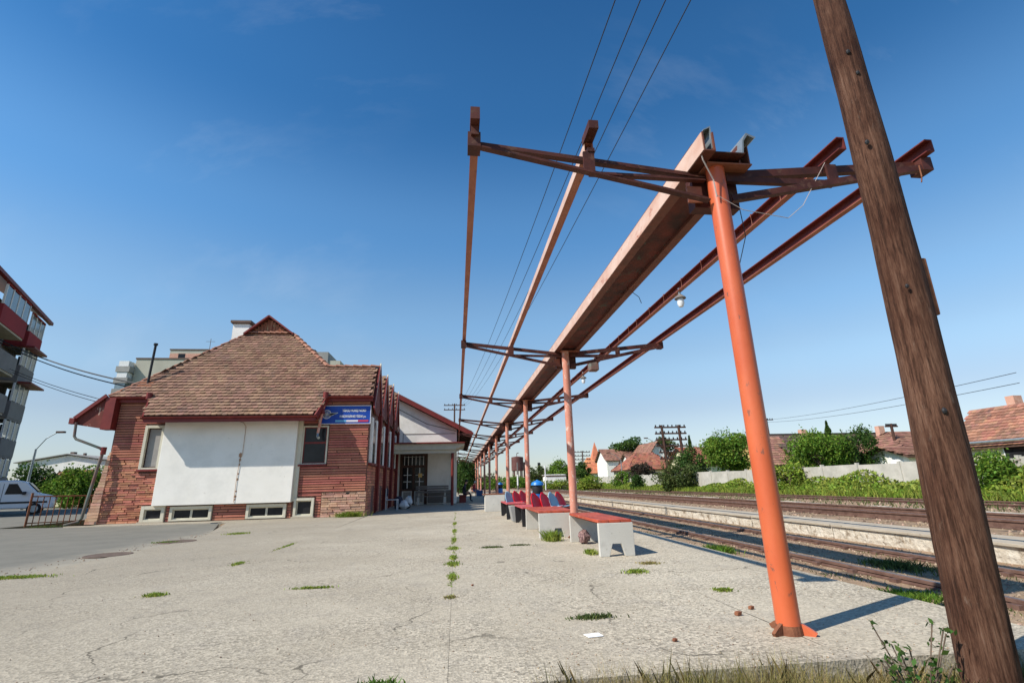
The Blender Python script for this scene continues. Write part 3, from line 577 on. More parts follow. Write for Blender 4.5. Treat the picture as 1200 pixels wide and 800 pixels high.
# ---- roof
BLc, BRc, APX = Vector((-9.47, 22.23, 0)), Vector((-7.49, 22.23, 0)), Vector((-8.55, 22.23, 8.56))
BLc.z = BRc.z = RF(0, 22.23).z
FL, FR = Vector((-12.95, 19.60, RF(0, 19.60).z)), Vector((-3.36, 19.60, RF(0, 19.60).z))
V_ = Vector((-5.45, 20.73, RF(0, 20.73).z)); RE = Vector((-3.36, 20.73, RF(0, 20.73).z))
def clip_poly(poly, pt):
    inside = False; n = len(poly)
    for i in range(n):
        x1_, y1_ = poly[i]; x2_, y2_ = poly[(i+1) % n]
        if (y1_ > pt[1]) != (y2_ > pt[1]) and pt[0] < (x2_-x1_)*(pt[1]-y1_)/(y2_-y1_)+x1_: inside = not inside
    return inside
def tiles(name, m_, poly, parent, tw=0.18, ex=0.15, O=None, U=None, kind='stuff', th=0.022, bed='tilebed', lift=0.03, jit=1.0):
    """beaver-tail tiles laid in courses over a planar polygon (3D points); U = course direction"""
    P = [Vector(p) for p in poly]; O = P[0]; U = Vector(U).normalized()
    N = (P[1]-P[0]).cross(P[2]-P[0]).normalized()
    if N.z < 0: N = -N
    Vv = N.cross(U).normalized()
    if Vv.z < 0: Vv = -Vv
    uv = [((p-O).dot(U), (p-O).dot(Vv)) for p in P]
    u0, u1 = min(a for a, b in uv), max(a for a, b in uv); v0, v1 = min(b for a, b in uv), max(b for a, b in uv)
    vs = []; fs = []; r = 0; v = v0
    while v < v1:
        rj = random.uniform(-.006, .006)*jit
        u = u0-tw+(tw/2 if r % 2 else 0)
        while u < u1+tw:
            if clip_poly(uv, (u+tw/2, v+ex*0.5)):
                w = tw-0.008; l_ = ex*1.35; d = random.uniform(-.010, .008)*jit+rj; sk = random.uniform(-.006, .006)*jit; li = th+random.uniform(0, .008)*jit
                k = len(vs)
                for (a, b, c) in ((0, d+.02, li), (w*.5, d, li+.004), (w, d+.02+sk, li), (w, l_, .004), (0, l_, .004), (0, d+.02, li-th), (w*.5, d, li-th), (w, d+.02+sk, li-th)):
                    vs.append(O+U*(u+a)+Vv*(v+b)+N*(c+lift))
                fs += [(k, k+1, k+2, k+3, k+4), (k+5, k+6, k+1, k), (k+6, k+7, k+2, k+1), (k+5, k, k+4), (k+7, k+3, k+2)]
            u += tw
        v += ex; r += 1
    mb = MB(); mb.add(vs, fs)
    off = root_loc(parent)
    me = bpy.data.meshes.new(name); me.from_pydata([(v_[0]-off.x, v_[1]-off.y, v_[2]-off.z) for v_ in mb.v], [], mb.f); me.materials.append(MT[m_])
    o = bpy.data.objects.new(name, me); COL.objects.link(o); o.parent = parent
    if kind: o['kind'] = kind
    return o
CL, CR = Vector((-11.24, 18.93, RF(0, 18.93).z)), Vector((-5.28, 18.93, RF(0, 18.93).z))
CLu, CRu = Vector((-11.52, 19.60, FL.z)), Vector((-5.06, 19.60, FL.z))
front = [CL, CR, CRu, FR, RE, V_, BRc, BLc, FL, CLu]
roof = emit('roof', MB().prism(front, Vector((0, 0.02, -0.06))), 'tilebed', st)
tiles('roof_tiles', 'tile', front, roof, 0.19, 0.17, U=(1, 0, 0), th=.05, jit=1.5)
# side planes
BK = 29.3
APb = APX+Vector((0, BK-22.23, 0))
SLl = (BLc.z-FL.z)/(BLc.x-FL.x)
lowl = Vector((-13.85, 19.6, FL.z-SLl*0.9)); lowlb = Vector((-13.85, BK, lowl.z))
def zr(x): return V_.z+(BRc.z-V_.z)*(x-V_.x)/(BRc.x-V_.x)
RP = [V_.copy(), BRc.copy(), Vector((BRc.x, BK, BRc.z)), Vector((-3.3, BK, zr(-3.3))), Vector((-3.3, 22.3, zr(-3.3)))]
LPg = [FL.copy(), BLc.copy(), Vector((BLc.x, BK, BLc.z)), lowlb.copy(), lowl.copy()]
emit('roof_slope', MB().prism(RP, (0, 0, -0.05)), 'tilebed', roof)
emit('roof_slope', MB().prism(LPg, (0, 0, -0.05)), 'tilebed', roof)
tiles('roof_tiles', 'tile', RP, roof, 0.3, 0.25, U=(0, 1, 0), lift=.0)
tiles('roof_tiles', 'tile', LPg, roof, 0.3, 0.25, U=(0, 1, 0), lift=.0)
# little board gable on top
mb = MB(); x = BLc.x+0.03
while x < BRc.x:
    w = 0.13; xm = x+w/2
    t = (xm-BLc.x)/(APX.x-BLc.x) if xm < APX.x else (BRc.x-xm)/(BRc.x-APX.x)
    zt = BLc.z+max(0, min(1, t))*(APX.z-BLc.z)
    if zt-BLc.z > 0.05: emit('gable_board', MB().box(x+.006, x+w-.006, 22.17+random.uniform(0, .015), 22.23, BLc.z-0.02, zt-0.02), 'gableboard', st)
    x += w
for a, b in ((BLc, APX), (BRc, APX)):
    d = (b-a).normalized()
    emit('gable_trim', MB().bar(a-d*0.1+Vector((0, -0.16, 0.05)), b+Vector((0, -0.16, 0.08)), 0.2, 0.07), 'redtrim', st)
emit('roof_slope', MB().prism([Vector((BLc.x-.1, 22.0, BLc.z-0.06)), Vector((APX.x, 22.0, APX.z+.05)), APb+Vector((0, 0, .05)), Vector((BLc.x-.1, BK, BLc.z-.06))], (0, 0, 0.03)).prism([Vector((BRc.x+.1, 22.0, BRc.z-0.06)), Vector((APX.x, 22.0, APX.z+.05)), APb+Vector((0, 0, .05)), Vector((BRc.x+.1, BK, BRc.z-.06))], (0, 0, 0.03)), 'tilebed', roof)
# ridge and hip tiles
def ridge_run(a, b, n, r=0.11, parent=roof, m_='ridge', lift=0.05):
    a, b = Vector(a), Vector(b); d = (b-a)/n; dn = d.normalized(); sdv = dn.cross(Vector((0, 0, 1))).normalized(); uu = sdv.cross(dn)
    for i in range(n):
        p = a+d*i; q = p+d*1.12; mb = MB(); k = 7; vs = []
        for (c, rr, lf) in ((p, r*1.15, .03), (q, r*0.9, 0.0)):
            for j in range(k):
                an = math.pi*j/(k-1); vs.append(c+sdv*rr*math.cos(an)+uu*(rr*0.75*math.sin(an)+lf+lift-.03))
        fs = [(j, j+1, k+j+1, k+j) for j in range(k-1)]+[tuple(range(k))]
        mb.add(vs, fs); emit('ridge_tile', mb, m_, parent)
ridge_run(V_+Vector((0, 0, .02)), BRc+Vector((0, 0, .02)), 9)
ridge_run(V_, RE+Vector((0.05, 0, 0)), 6)
ridge_run(FL, BLc, 14, 0.07)
ridge_run(BLc+Vector((0.02, -.05, .02)), BRc+Vector((0, -.05, .02)), 8, 0.12)
# eaves: gutters and barge boards
def gutter(a, b, m_='redtrim', r=0.065, name='gutter'):
    pts = [(r*math.cos(t), -abs(r*math.sin(t))) for t in [math.pi+math.pi*i/6 for i in range(7)]]
    pts2 = [(x*0.85, y_*0.85+.004) for x, y_ in reversed(pts)]
    return emit(name, MB().profile(pts+pts2, a, b), m_, st)
gutter((-11.32, 18.90, CL.z-0.02), (-5.20, 18.90, CL.z-0.02), r=0.05)
emit('fascia', MB().box(-11.26, -5.26, 18.94, 18.98, CL.z-0.20, CL.z-0.03), 'redtrim', st)
emit('soffit', MB().prism([(-11.24, 18.98, CL.z-.16), (-5.28, 18.98, CL.z-.16), (-5.28, WY, CL.z-.02), (-11.24, WY, CL.z-.02)], (0, 0, 0.02)), 'redtrim', st)
for (a, b) in ((-13.0, -11.55), (-5.03, -3.30)):
    gutter((a, 19.54, FL.z-0.02), (b, 19.54, FL.z-0.02))
    emit('fascia', MB().box(a+.02, b-.02, 19.61, 19.66, FL.z-0.20, FL.z-0.02), 'redtrim', st)
for (pu, pl, s) in ((CLu, CL, -1), (CRu, CR, 1)):
    emit('barge_board', MB().bar(pu+Vector((s*.02, 0, -.04)), pl+Vector((s*.02, -.02, -.04)), 0.05, 0.17), 'redtrim', st)
    emit('soffit', MB().prism([pl+Vector((0, 0, -.08)), pu+Vector((0, 0, -.1)), Vector((pu.x, WY, FL.z-.1)), Vector((pl.x, WY, CL.z-.08))], (0.02*s, 0, 0)), 'redtrim', st)
for x in (-11.52, -5.10): emit('gutter_head', MB().tube([(x, 19.5, FL.z-.1), (x, 19.5, FL.z+.14)], 0.10, 10), 'redtrim', st)
# left boxed eave
mb = MB().prism([(-12.98, 19.5, FL.z+.02), (-13.86, 19.5, lowl.z+.02), (-13.84, 19.5, lowl.z-.17), (-12.95, 19.5, lowl.z-.32), (-12.68, 19.5, 4.0)], (0, 0.08, 0))
emit('eave_box', mb, 'redboard', st)
emit('eave_box', MB().prism([(-12.95, 19.45, FL.z-.05), (-12.62, 19.45, FL.z-.05), (-12.62, 19.45, lowl.z-.36), (-12.97, 19.45, lowl.z-.36)], (0, 0.35, 0)), 'redtrim', st)
emit('barge_board', MB().bar((-12.95, 19.44, FL.z+.04), (-13.88, 19.44, lowl.z+.05), 0.06, 0.12), 'redtrim', st)
emit('soffit', MB().prism([(-13.84, 19.58, lowl.z-.17), (-12.66, 19.58, lowl.z-.32), (-12.66, BK, lowl.z-.32), (-13.84, BK, lowl.z-.17)], (0, 0, 0.04)), 'redtrim', st)
gutter((-13.92, 19.4, lowl.z-.02), (-13.92, BK, lowl.z-.02))
emit('gutter_head', MB().box(-14.0, -13.82, 19.36, 19.54, lowl.z-.16, lowl.z+.06), 'redtrim', st, bevel=.01)
emit('downpipe', MB().tube([(-13.78, 19.42, lowl.z-.1), (-13.74, 19.42, 3.05), (-13.66, 19.42, 2.95), (-12.84, 19.50, 2.62), (-12.76, 19.56, 2.5)], 0.045, 10), 'greenpole', st, smooth=True)
emit('downpipe', MB().tube([(-12.76, 19.56, 2.55), (-12.80, 19.5, 1.9), (-12.98, 19.5, 0.22), (-13.02, 19.46, 0.12), (-13.3, 19.2, 0.02)], 0.052, 10), 'greenpole', st, smooth=True)
emit('pipe_collar', MB().tube([(-12.755, 19.555, 2.40), (-12.75, 19.56, 2.66)], 0.085, 10), 'redtrim', st)
# broken right downpipe
emit('downpipe', MB().tube([(-5.10, 19.5, FL.z-.05), (-5.13, 19.46, 4.1), (-5.2, 19.44, 3.6), (-5.26, 19.42, 3.05)], 0.05, 10), 'salmon', st, smooth=True)
emit('pipe_collar', MB().tube([(-5.155, 19.45, 3.78), (-5.18, 19.45, 3.98)], 0.085, 10), 'redtrim', st)
emit('pipe_end', MB().tube([(-5.26, 19.42, 3.05), (-5.24, 19.36, 2.9), (-5.18, 19.28, 2.86)], [0.04, 0.055, 0.05], 10), 'zinc', st)
# chimney and flue pipe
ch = emit('chimney', MB().box(-10.95, -10.2, 24.0, 24.6, 5.8, 8.88), 'wallwhite', st)
emit('chimney_cap', MB().box(-11.05, -10.1, 23.9, 24.7, 8.92, 9.04).box(-11.0, -10.15, 23.95, 24.65, 8.88, 8.918), 'tiledark', ch)
b0 = RF(-11.98, 20.04)
fl = emit('flue_pipe', MB().tube([b0+Vector((0, 0, -.1)), b0+Vector((0.03, 0, 1.62))], 0.045, 10), 'black', st, smooth=True)
emit('flue_cap', MB().tube([b0+Vector((0.03, 0, 1.6)), b0+Vector((0.03, 0, 1.68))], 0.075, 10), 'black', fl)
emit('flue_flashing', MB().obox(b0+Vector((-.28, -.14, -.11)), (0.5, 0, 0), (0, .24, .3), (0, -.02, .02)), 'rust', fl)
# cross gables along the track side
for i in range(4):
    yc = 20.73+2.22*i; ztip = RE.z+0.02; half = 1.02; zl = 4.35; GX = -3.36
    if i > 0:
        for s in (-1, 1):
            P = [Vector((GX, yc, ztip)), Vector((GX, yc+s*half, zl)), Vector((-6.2, yc+s*half, zl)), Vector((-6.2, yc, ztip))]
            emit('gable_roof', MB().prism(P, (0, 0, -.05)), 'tilebed', st)
            if s < 0: tiles('roof_tiles', 'tile', P, roof, 0.18, 0.15, U=(1, 0, 0))
    g = emit('gable_front', MB().prism([(GX, yc, ztip-.02), (GX, yc-half, zl), (GX, yc-0.35, 3.9), (GX, yc+0.35, 3.9), (GX, yc+half, zl)], (0.06, 0, 0)), 'redboard', st)
    emit('barge_board', MB().bar((GX+.10, yc-half-.05, zl-.35), (GX+.10, yc, ztip+.1), 0.05, 0.16), 'redtrim', g)
    emit('barge_board', MB().bar((GX+.10, yc+half+.05, zl-.35), (GX+.10, yc, ztip+.1), 0.05, 0.16), 'redtrim', g)
    emit('barge_edge', MB().bar((GX+.11, yc-half-.09+.35, zl+.25), (GX+.11, yc-.05, ztip+.15), 0.05, 0.035), 'cream', g)
    emit('downpipe', MB().tube([(-3.28, yc+half+.06, zl-.35), (-3.30, yc+half+.06, 0.05)], 0.055, 8), 'redtrim', st)
    emit('gable_pilaster', MB().box(-3.43, -3.33, yc+half-.02, yc+half+.2, 0.0, zl-.2), 'redtrim', st)
    w = emit('window', MB().box(-3.42, -3.345, yc-.72, yc-.36, 1.95, 3.72).box(-3.42, -3.345, yc+.30, yc+.66, 1.95, 3.72), 'wallwhite', st)
    emit('pane', MB().box(-3.42, -3.36, yc-.33, yc+.27, 1.97, 3.6), 'glass', w)
    emit('sill', MB().box(-3.42, -3.30, yc-.8, yc+.75, 1.86, 1.945), 'redtrim', w)
    if i > 0: emit('plinth_panel', MB().box(-3.44, -3.36, yc-.78, yc-.42, 0.02, 0.98), 'wallwhite', st)
# enamel sign
sg = thing('station_sign', 'blue enamel station name sign with winged emblem above the right window', 'sign', (-4.36, WY-0.10, 3.42))
emit('sign_board', MB().box(-5.32, -3.40, WY-0.10, WY-0.06, 3.44, 4.12), 'blue', sg)
emit('sign_frame', MB().box(-5.34, -3.38, WY-0.115, WY-0.055, 3.42, 3.438).box(-5.34, -3.38, WY-0.115, WY-0.055, 4.122, 4.14).box(-3.398, -3.38, WY-0.115, WY-0.055, 3.439, 4.121).box(-5.34, -5.322, WY-0.115, WY-0.055, 3.439, 4.121), 'white', sg)
for nm, x0, x1, m_ in (('blue_stripe', -4.72, -4.30, 'lblue'), ('white_stripe', -4.30, -3.86, 'pinkw'), ('red_stripe', -3.86, -3.46, 'crim')):
    emit(nm, MB().box(x0, x1, WY-0.108, WY-0.101, 3.50, 3.575), m_, sg)
def text(s, x, z, size, parent, y, m_='white', sx=1.0, align='CENTER'):
    cu = bpy.data.curves.new('lettering', 'FONT'); cu.body = s; cu.size = size; cu.align_x = align; cu.extrude = 0.003; cu.offset = size*0.02
    o = bpy.data.objects.new('lettering', cu); COL.objects.link(o)
    bpy.context.view_layer.update()
    me = bpy.data.meshes.new_from_object(o.evaluated_get(bpy.context.evaluated_depsgraph_get()))
    bpy.data.objects.remove(o); o = bpy.data.objects.new('lettering', me); COL.objects.link(o); me.materials.clear(); me.materials.append(MT[m_])
    o.parent = parent; off = root_loc(parent); o.location = (x-off.x, y-off.y, z-off.z); o.rotation_euler = (math.pi/2, 0, 0); o.scale = (sx, 1, 1); return o
text('TÂRGU MUREȘ NORD', -4.02, 3.90, 0.125, sg, WY-0.105, sx=0.72)
text('MAROSVÁSÁRHELY ÉSZAK p.c.', -4.06, 3.675, 0.125, sg, WY-0.105, sx=0.60)
em = MB(); cx, cz = -5.06, 3.80
for (r0, r1, a0, a1) in ((0.145, 0.175, -0.2, 3.34), (0.145, 0.175, 3.6, 5.8)):
    n = 16; vs = []
    for i in range(n+1):
        a = a0+(a1-a0)*i/n
        for r in (r0, r1): vs.append((cx+r*math.cos(a), WY-0.108, cz+r*math.sin(a)))
    em.add(vs, [(2*i, 2*i+1, 2*i+3, 2*i+2) for i in range(n)])
for k_ in range(8):
    a = math.pi*k_/8; em.bar((cx-0.14*math.cos(a), WY-0.106, cz+0.0-0.14*math.sin(a)), (cx+0.14*math.cos(a), WY-0.106, cz+0.14*math.sin(a)), 0.01, 0.014, up=(0, 1, 0))
emit('emblem_wheel', em, 'silver', sg)
emit('emblem_wing', MB().prism([(cx-.02, WY-0.112, cz-.05), (cx+.12, WY-0.112, cz+.04), (cx+.42, WY-0.112, cz+.05), (cx+.30, WY-0.112, cz-.02), (cx+.10, WY-0.112, cz-.07)], (0, .004, 0)).prism([(cx+.02, WY-0.112, cz-.05), (cx-.10, WY-0.112, cz+.04), (cx-.22, WY-0.112, cz+.02), (cx-.10, WY-0.112, cz-.07)], (0, .004, 0)), 'black', sg)
emit('emblem_wing_edge', MB().bar((cx+.12, WY-0.116, cz+.05), (cx+.43, WY-0.116, cz+.06), .006, .014, up=(0, 0, 1)).bar((cx+.43, WY-0.116, cz+.055), (cx+.12, WY-0.116, cz-.08), .006, .014, up=(0, 0, 1)), 'silver', sg)

# ================================================================ second building with porch
wh = thing('white_station_wing', 'white rendered gabled wing with open porch behind the red brick station', 'building', (-3.0, 33, 0))
G = 30.0
emit('wall', MB().prism([(-10, G, -0.2), (0.0, G, -0.2), (0.0, G, 4.25), (-4.6, G, 6.62), (-10, G, 3.9)], (0, 14, 0)), 'wallwhite', wh)
rw = emit('roof', MB().prism([(-4.75, 29.4, 6.95), (0.92, 29.4, 4.02), (0.92, 44.4, 4.02), (-4.75, 44.4, 6.95)], (0, 0, 0.06)).prism([(-4.75, 29.4, 6.95), (-10.2, 29.4, 4.02), (-10.2, 44.4, 4.02), (-4.75, 44.4, 6.95)], (0, 0, 0.06)), 'tin', wh)
emit('barge_board', MB().bar((-4.8, 29.36, 6.86), (0.95, 29.36, 3.88), 0.06, 0.24), 'redtrim', wh)
emit('soffit', MB().prism([(-4.75, 29.42, 6.80), (0.88, 29.42, 3.88), (0.88, G, 3.88), (-4.75, G, 6.80)], (0, 0, 0.03)), 'redtrim', wh)
for yy in (30.6, 32.2, 33.8, 35.4, 37.0, 38.6, 40.2, 41.8, 43.4): emit('rafter_end', MB().bar((0.02, yy, 4.22), (0.88, yy, 3.86), 0.10, 0.14), 'darkwood', wh)
emit('fascia', MB().box(0.88, 0.93, 29.4, 44.4, 3.84, 4.02), 'redtrim', wh)
emit('cable', MB().tube([(-3.5, G-.02, 5.5), (-1.8, G-.02, 4.6), (-0.05, G-.02, 4.15)], 0.015, 5), 'cable', wh)
# frame outline on gable wall
emit('wall_line', MB().box(-3.2, -0.1, G-.02, G, 4.0, 4.03).box(-3.2, -3.17, G-.02, G, 3.4, 3.999), 'greywood', wh)
pc = emit('porch_roof', MB().box(-3.42, -0.02, 27.1, G, 2.88, 3.20), 'cream', wh, bevel=.01)
emit('porch_flashing', MB().box(-3.42, 0.44, 26.95, G-.01, 3.205, 3.27), 'redtrim', pc)
emit('porch_beam', MB().box(-3.42, -0.06, 27.2, 27.45, 2.70, 2.878), 'cream', pc)
emit('porch_soffit', MB().prism([(-0.018, 27.1, 2.93), (0.42, 27.1, 3.10), (0.42, 27.1, 3.203), (-0.018, 27.1, 3.203)], (0, 2.8, 0)), 'cream', pc)
emit('porch_post', MB().tube([(-0.22, 27.35, 0), (-0.22, 27.35, 2.70)], 0.075, 12), 'redtrim', wh, smooth=True)
dr = emit('door', MB().box(-3.3, -3.14, G-.06, G-.002, 0, 2.86).box(-1.86, -1.70, G-.06, G-.002, 0, 2.86).box(-3.14, -1.86, G-.06, G-.002, 2.74, 2.86).box(-3.14, -1.86, G-.06, G-.002, 2.06, 2.2).box(-2.56, -2.44, G-.05, G-.002, 0, 2.06).box(-3.14, -2.56, G-.045, G-.002, 0.75, 0.85).box(-2.44, -1.86, G-.045, G-.002, 0.75, 0.85), 'darkwood', wh)
emit('door_glass', MB().box(-3.139, -1.861, G-.012, G-.003, 2.201, 2.739).box(-3.139, -2.561, G-.012, G-.003, .851, 2.059).box(-2.439, -1.861, G-.012, G-.003, .851, 2.059), 'glass', dr)
mb = MB()
for i in range(6): mb.box(-3.06+i*.22, -3.02+i*.22, G-.07, G-.055, 2.2, 2.72)
mb.box(-3.1, -1.9, G-.07, G-.055, 2.66, 2.68)
for x in (-2.85, -2.15): mb.box(x-.025, x+.025, G-.065, G-.052, .9, 2.05)
for z in (1.25, 1.62): mb.box(-3.08, -2.62, G-.066, G-.053, z, z+.035).box(-2.38, -1.92, G-.066, G-.053, z, z+.035)
emit('door_grille', mb, 'white', dr)
emit('door_panel', MB().box(-3.05, -2.64, G-.055, G-.02, .14, .70).box(-2.36, -1.95, G-.055, G-.02, .14, .70), 'greyboard', dr)
emit('door_notice', MB().box(-2.22, -2.0, G-.08, G-.072, 1.5, 1.72), 'yellow', dr)
emit('window', MB().box(-3.44, -3.40, 28.7, 29.5, .9, 2.5), 'greywood', wh)
emit('lower_panel', MB().box(-1.66, -0.25, G-.03, G-.002, 0.05, 0.75), 'greywood', wh)
emit('corner_pillar', MB().box(-0.22, 0.015, G-.16, G-.002, 0, 2.87), 'wallwhite', wh)
emit('wall_return', MB().box(-4.5, -3.44, 28.42, G, -0.2, 4.4), 'wallwhite', wh)
emit('side_window', MB().box(0.0, 0.05, 31.2, 32.4, 1.0, 2.5).box(0.0, 0.05, 34.2, 35.4, 1.0, 2.5).box(0.0, .05, 37.2, 38.4, 1, 2.5), 'glass', wh)

# ================================================================ canopy skeleton
cn = thing('platform_canopy', 'long roofless butterfly canopy skeleton of rusty orange-red steel along the platform', 'canopy', (2.33, 3.58, 0))
Y1, SP, XC = 3.58, 6.37, 2.315
NF = 13
XL, XR, ZE = 0.13, 4.47, 3.96
YEND = Y1+SP*(NF-1)+0.3
for i in range(NF):
    yc = Y1+i*SP
    m_ = 'orange' if i == 0 else 'salmon'
    r = 0.078 if i else 0.080
    c = emit('column', MB().tube([(XC, yc, 0.0), (XC, yc, 0.03), (XC, yc, 1.9), (XC, yc, 3.74)], [r*1.02, r, r, r], 24), m_, cn, smooth=True)
    mb = MB()
    for a in ((200, 320, 30, 100) if i == 0 else (200, 320, 30, 100)):
        t = math.radians(a); d = Vector((math.cos(t), math.sin(t), 0)); s = Vector((-d.y, d.x, 0))*0.012
        p = Vector((XC, yc, 0.0))+d*(r-0.004)
        mb = MB(); mb.prism([p-s, p+d*0.08-s*1.3, p+d*0.095+Vector((0, 0, .022))-s, p+d*.05+Vector((0, 0, .05))-s, p+Vector((0, 0, .075))-s], s*2.2); emit('base_fin', mb, 'rust' if a != 320 else ('orange' if i == 0 else 'rust'), c)
    emit('rusted_foot', MB().tube([(XC, yc, 0.0), (XC, yc, 0.035), (XC, yc, 0.06)], [r*1.10, r*1.06, r*1.025], 20), 'rust', c)
    # gusset box behind the column head
    g = emit('head_box', MB().box(2.13, 2.56, yc+0.085, yc+0.20, 3.40, 3.735), 'steel', cn)
    emit('head_plate', MB().box(2.06, 2.20, yc+0.06, yc+0.083, 3.44, 3.60).box(2.2, 2.62, yc-.10, yc+.2, 3.738, 3.752), 'purlin', g)
    def L_sec(a, b, w, h, nm, mm, par=cn):   # angle section: two thin legs
        a, b = Vector(a), Vector(b); mb = MB(); mb.profile([(-w/2, -h/2), (w/2, -h/2), (w/2, -h/2+.012), (-w/2+.012, -h/2+.012), (-w/2+.012, h/2), (-w/2, h/2)], a, b)
        return emit(nm, mb, mm, par)
    for s, xe in ((-1, XL), (1, XR)):
        xi = XC+s*0.06
        fr = L_sec((xe-(.03*s), yc+0.05, ZE-.03), (XC+s*0.02, yc+0.05, 3.70), 0.06, 0.075, 'top_chord', 'steel')
        L_sec((xe-(.06*s), yc-0.015, ZE-.10), (XC+s*0.10, yc-0.015, 3.43), 0.06, 0.06, 'bottom_chord', 'steel')
        L_sec((XC+s*1.17, yc+0.02, 3.665), (XC+s*0.1, yc+0.02, 3.655), 0.05, 0.055, 'tie_bar', 'steel')
        xp = XC+s*1.17
        emit('web_plate', MB().box(xp-.05, xp+.05, yc-.012, yc+.012, 3.66, 3.86), 'steel', cn)
        emit('end_plate', MB().box(xe-.055, xe+.055, yc-.05, yc+.09, ZE-.13, ZE+.012), 'steel', cn)
# purlins: U channels running the whole length
def uch(x, z0, w, h, ya, yb, nm, m_, side=1, t=0.012):
    # C channel opening sideways towards side; web away
    pts = [(-w/2*side, 0), (w/2*side, 0), (w/2*side, h), (-w/2*side, h), (-w/2*side, h-t), ((w/2-t)*side, h-t), ((w/2-t)*side, t), (-w/2*side, t)]
    return emit(nm, MB().profile(pts, (x, ya, z0), (x, yb, z0)), m_, cn)
ZP = ZE+0.015
uch(XL+.01, ZP, 0.07, 0.10, 3.60, YEND, 'edge_purlin', 'purlin', 1)
emit('edge_purlin', MB().box(XL-.035, XL+.045, 3.42, 3.64, ZP+.04, ZP+.16), 'steel', cn)
emit('edge_purlin', MB().box(XL-.028, XL+.038, 3.50, 3.66, ZP-.05, ZP+.037), 'steel', cn)
uch(1.17, 3.90, 0.075, 0.10, 3.62, YEND, 'middle_purlin', 'purlin', 1)
emit('middle_purlin', MB().box(1.12, 1.205, 3.42, 3.66, 3.99, 4.07), 'steel', cn)
emit('middle_purlin', MB().box(1.135, 1.20, 3.56, 3.75, 3.86, 3.897), 'steel', cn)
uch(3.50, 3.915, 0.075, 0.13, 3.42, YEND, 'middle_purlin', 'chan', 1)
emit('purlin_side', MB().box(1.128, 1.1315, 3.63, YEND, 3.903, 3.997), 'sunlitchalk', cn)
uch(XR-.03, ZP-.01, 0.075, 0.13, 3.44, YEND, 'edge_purlin', 'chan', 1)
emit('purlin_flange', MB().box(3.462, 3.538, 3.70, YEND, 3.905, 3.913), 'purlin', cn)
emit('purlin_flange', MB().box(XR-.068, XR+.008, 3.70, YEND, ZP-.020, ZP-.012), 'purlin', cn)
# main gutter beam
emit('beam_side', MB().box(2.094, 2.0995, 3.345, YEND, 3.765, 3.945), 'sunlitchalk', cn)
gt = emit('gutter_beam', MB().box(2.10, 2.205, 3.34, YEND, 3.757, 3.769).box(2.10, 2.112, 3.34, YEND, 3.769, 3.95).box(2.193, 2.205, 3.34, YEND, 3.769, 3.95).box(2.10, 2.205, 3.52, YEND, 3.951, 3.962), 'beam', cn)
emit('gutter_beam', MB().box(2.515, 2.62, 3.50, YEND, 3.757, 3.769).box(2.608, 2.62, 3.50, YEND, 3.769, 3.95).box(2.515, 2.527, 3.50, YEND, 3.769, 3.95), 'beam', cn)
emit('gutter_tray', MB().box(2.207, 2.513, 3.40, YEND, 3.79, 3.80), 'tray', cn)
emit('gutter_lip', MB().prism([(2.50, 3.42, 3.80), (2.52, 3.42, 3.94), (2.57, 3.42, 4.03), (2.66, 3.42, 3.99), (2.64, 3.42, 3.975), (2.58, 3.42, 4.005), (2.535, 3.42, 3.94), (2.515, 3.42, 3.80)], (0, 1.2, 0)), 'zinc', cn)
emit('gutter_lip', MB().prism([(2.20, 3.36, 3.80), (2.20, 3.36, 4.03), (2.13, 3.36, 3.99), (2.13, 3.36, 3.98), (2.19, 3.36, 4.01), (2.19, 3.36, 3.80)], (0, 0.9, 0)), 'zinc', cn)
# conduit clips on the purlin and the loose wires
mb = MB()
for i in range(22):
    yy = 4.2+i*0.62+random.uniform(-.1, .1); mb.tube([(3.455, yy, 3.90), (3.452, yy, 4.05), (3.50, yy+.03, 4.06)], 0.006, 5)
emit('conduit_clips', mb, 'purlin', cn, kind='stuff')
def wire(name, pts, r, m_, label=None, parent=cn, sag=0.0, n=14):
    P = [Vector(p) for p in pts]; out = []
    for a, b in zip(P[:-1], P[1:]):
        for i in range(n): t = i/n; out.append(a.lerp(b, t)+Vector((0, 0, -sag*4*t*(1-t))))
    out.append(P[-1]); return emit(name, MB().tube(out, r, 5), m_, parent)
wire('loose_wire', [(2.10, 3.40, 3.80), (2.12, 3.42, 3.72), (2.22, 3.47, 3.56), (2.24, 3.49, 3.40)], 0.006, 'wire', n=5)
wire('loose_wire', [(2.24, 3.49, 3.42), (2.45, 3.47, 3.27), (2.85, 3.46, 3.20), (3.05, 3.5, 3.36), (3.5, 3.62, 3.95)], 0.003, 'wire', n=6)
wire('loose_wire', [(2.64, 3.8, 3.74), (2.66, 3.8, 3.2), (2.86, 4.4, 2.95)], 0.004, 'cable', n=5)
wire('loose_wire', [(4.36, 3.52, 3.86), (4.33, 3.5, 3.72), (4.31, 3.5, 3.66)], 0.006, 'rust', n=4)
wire('loose_wire', [(2.62, 6.6, 3.78), (2.72, 6.6, 3.70), (2.75, 6.6, 3.60)], 0.005, 'cable', n=5)
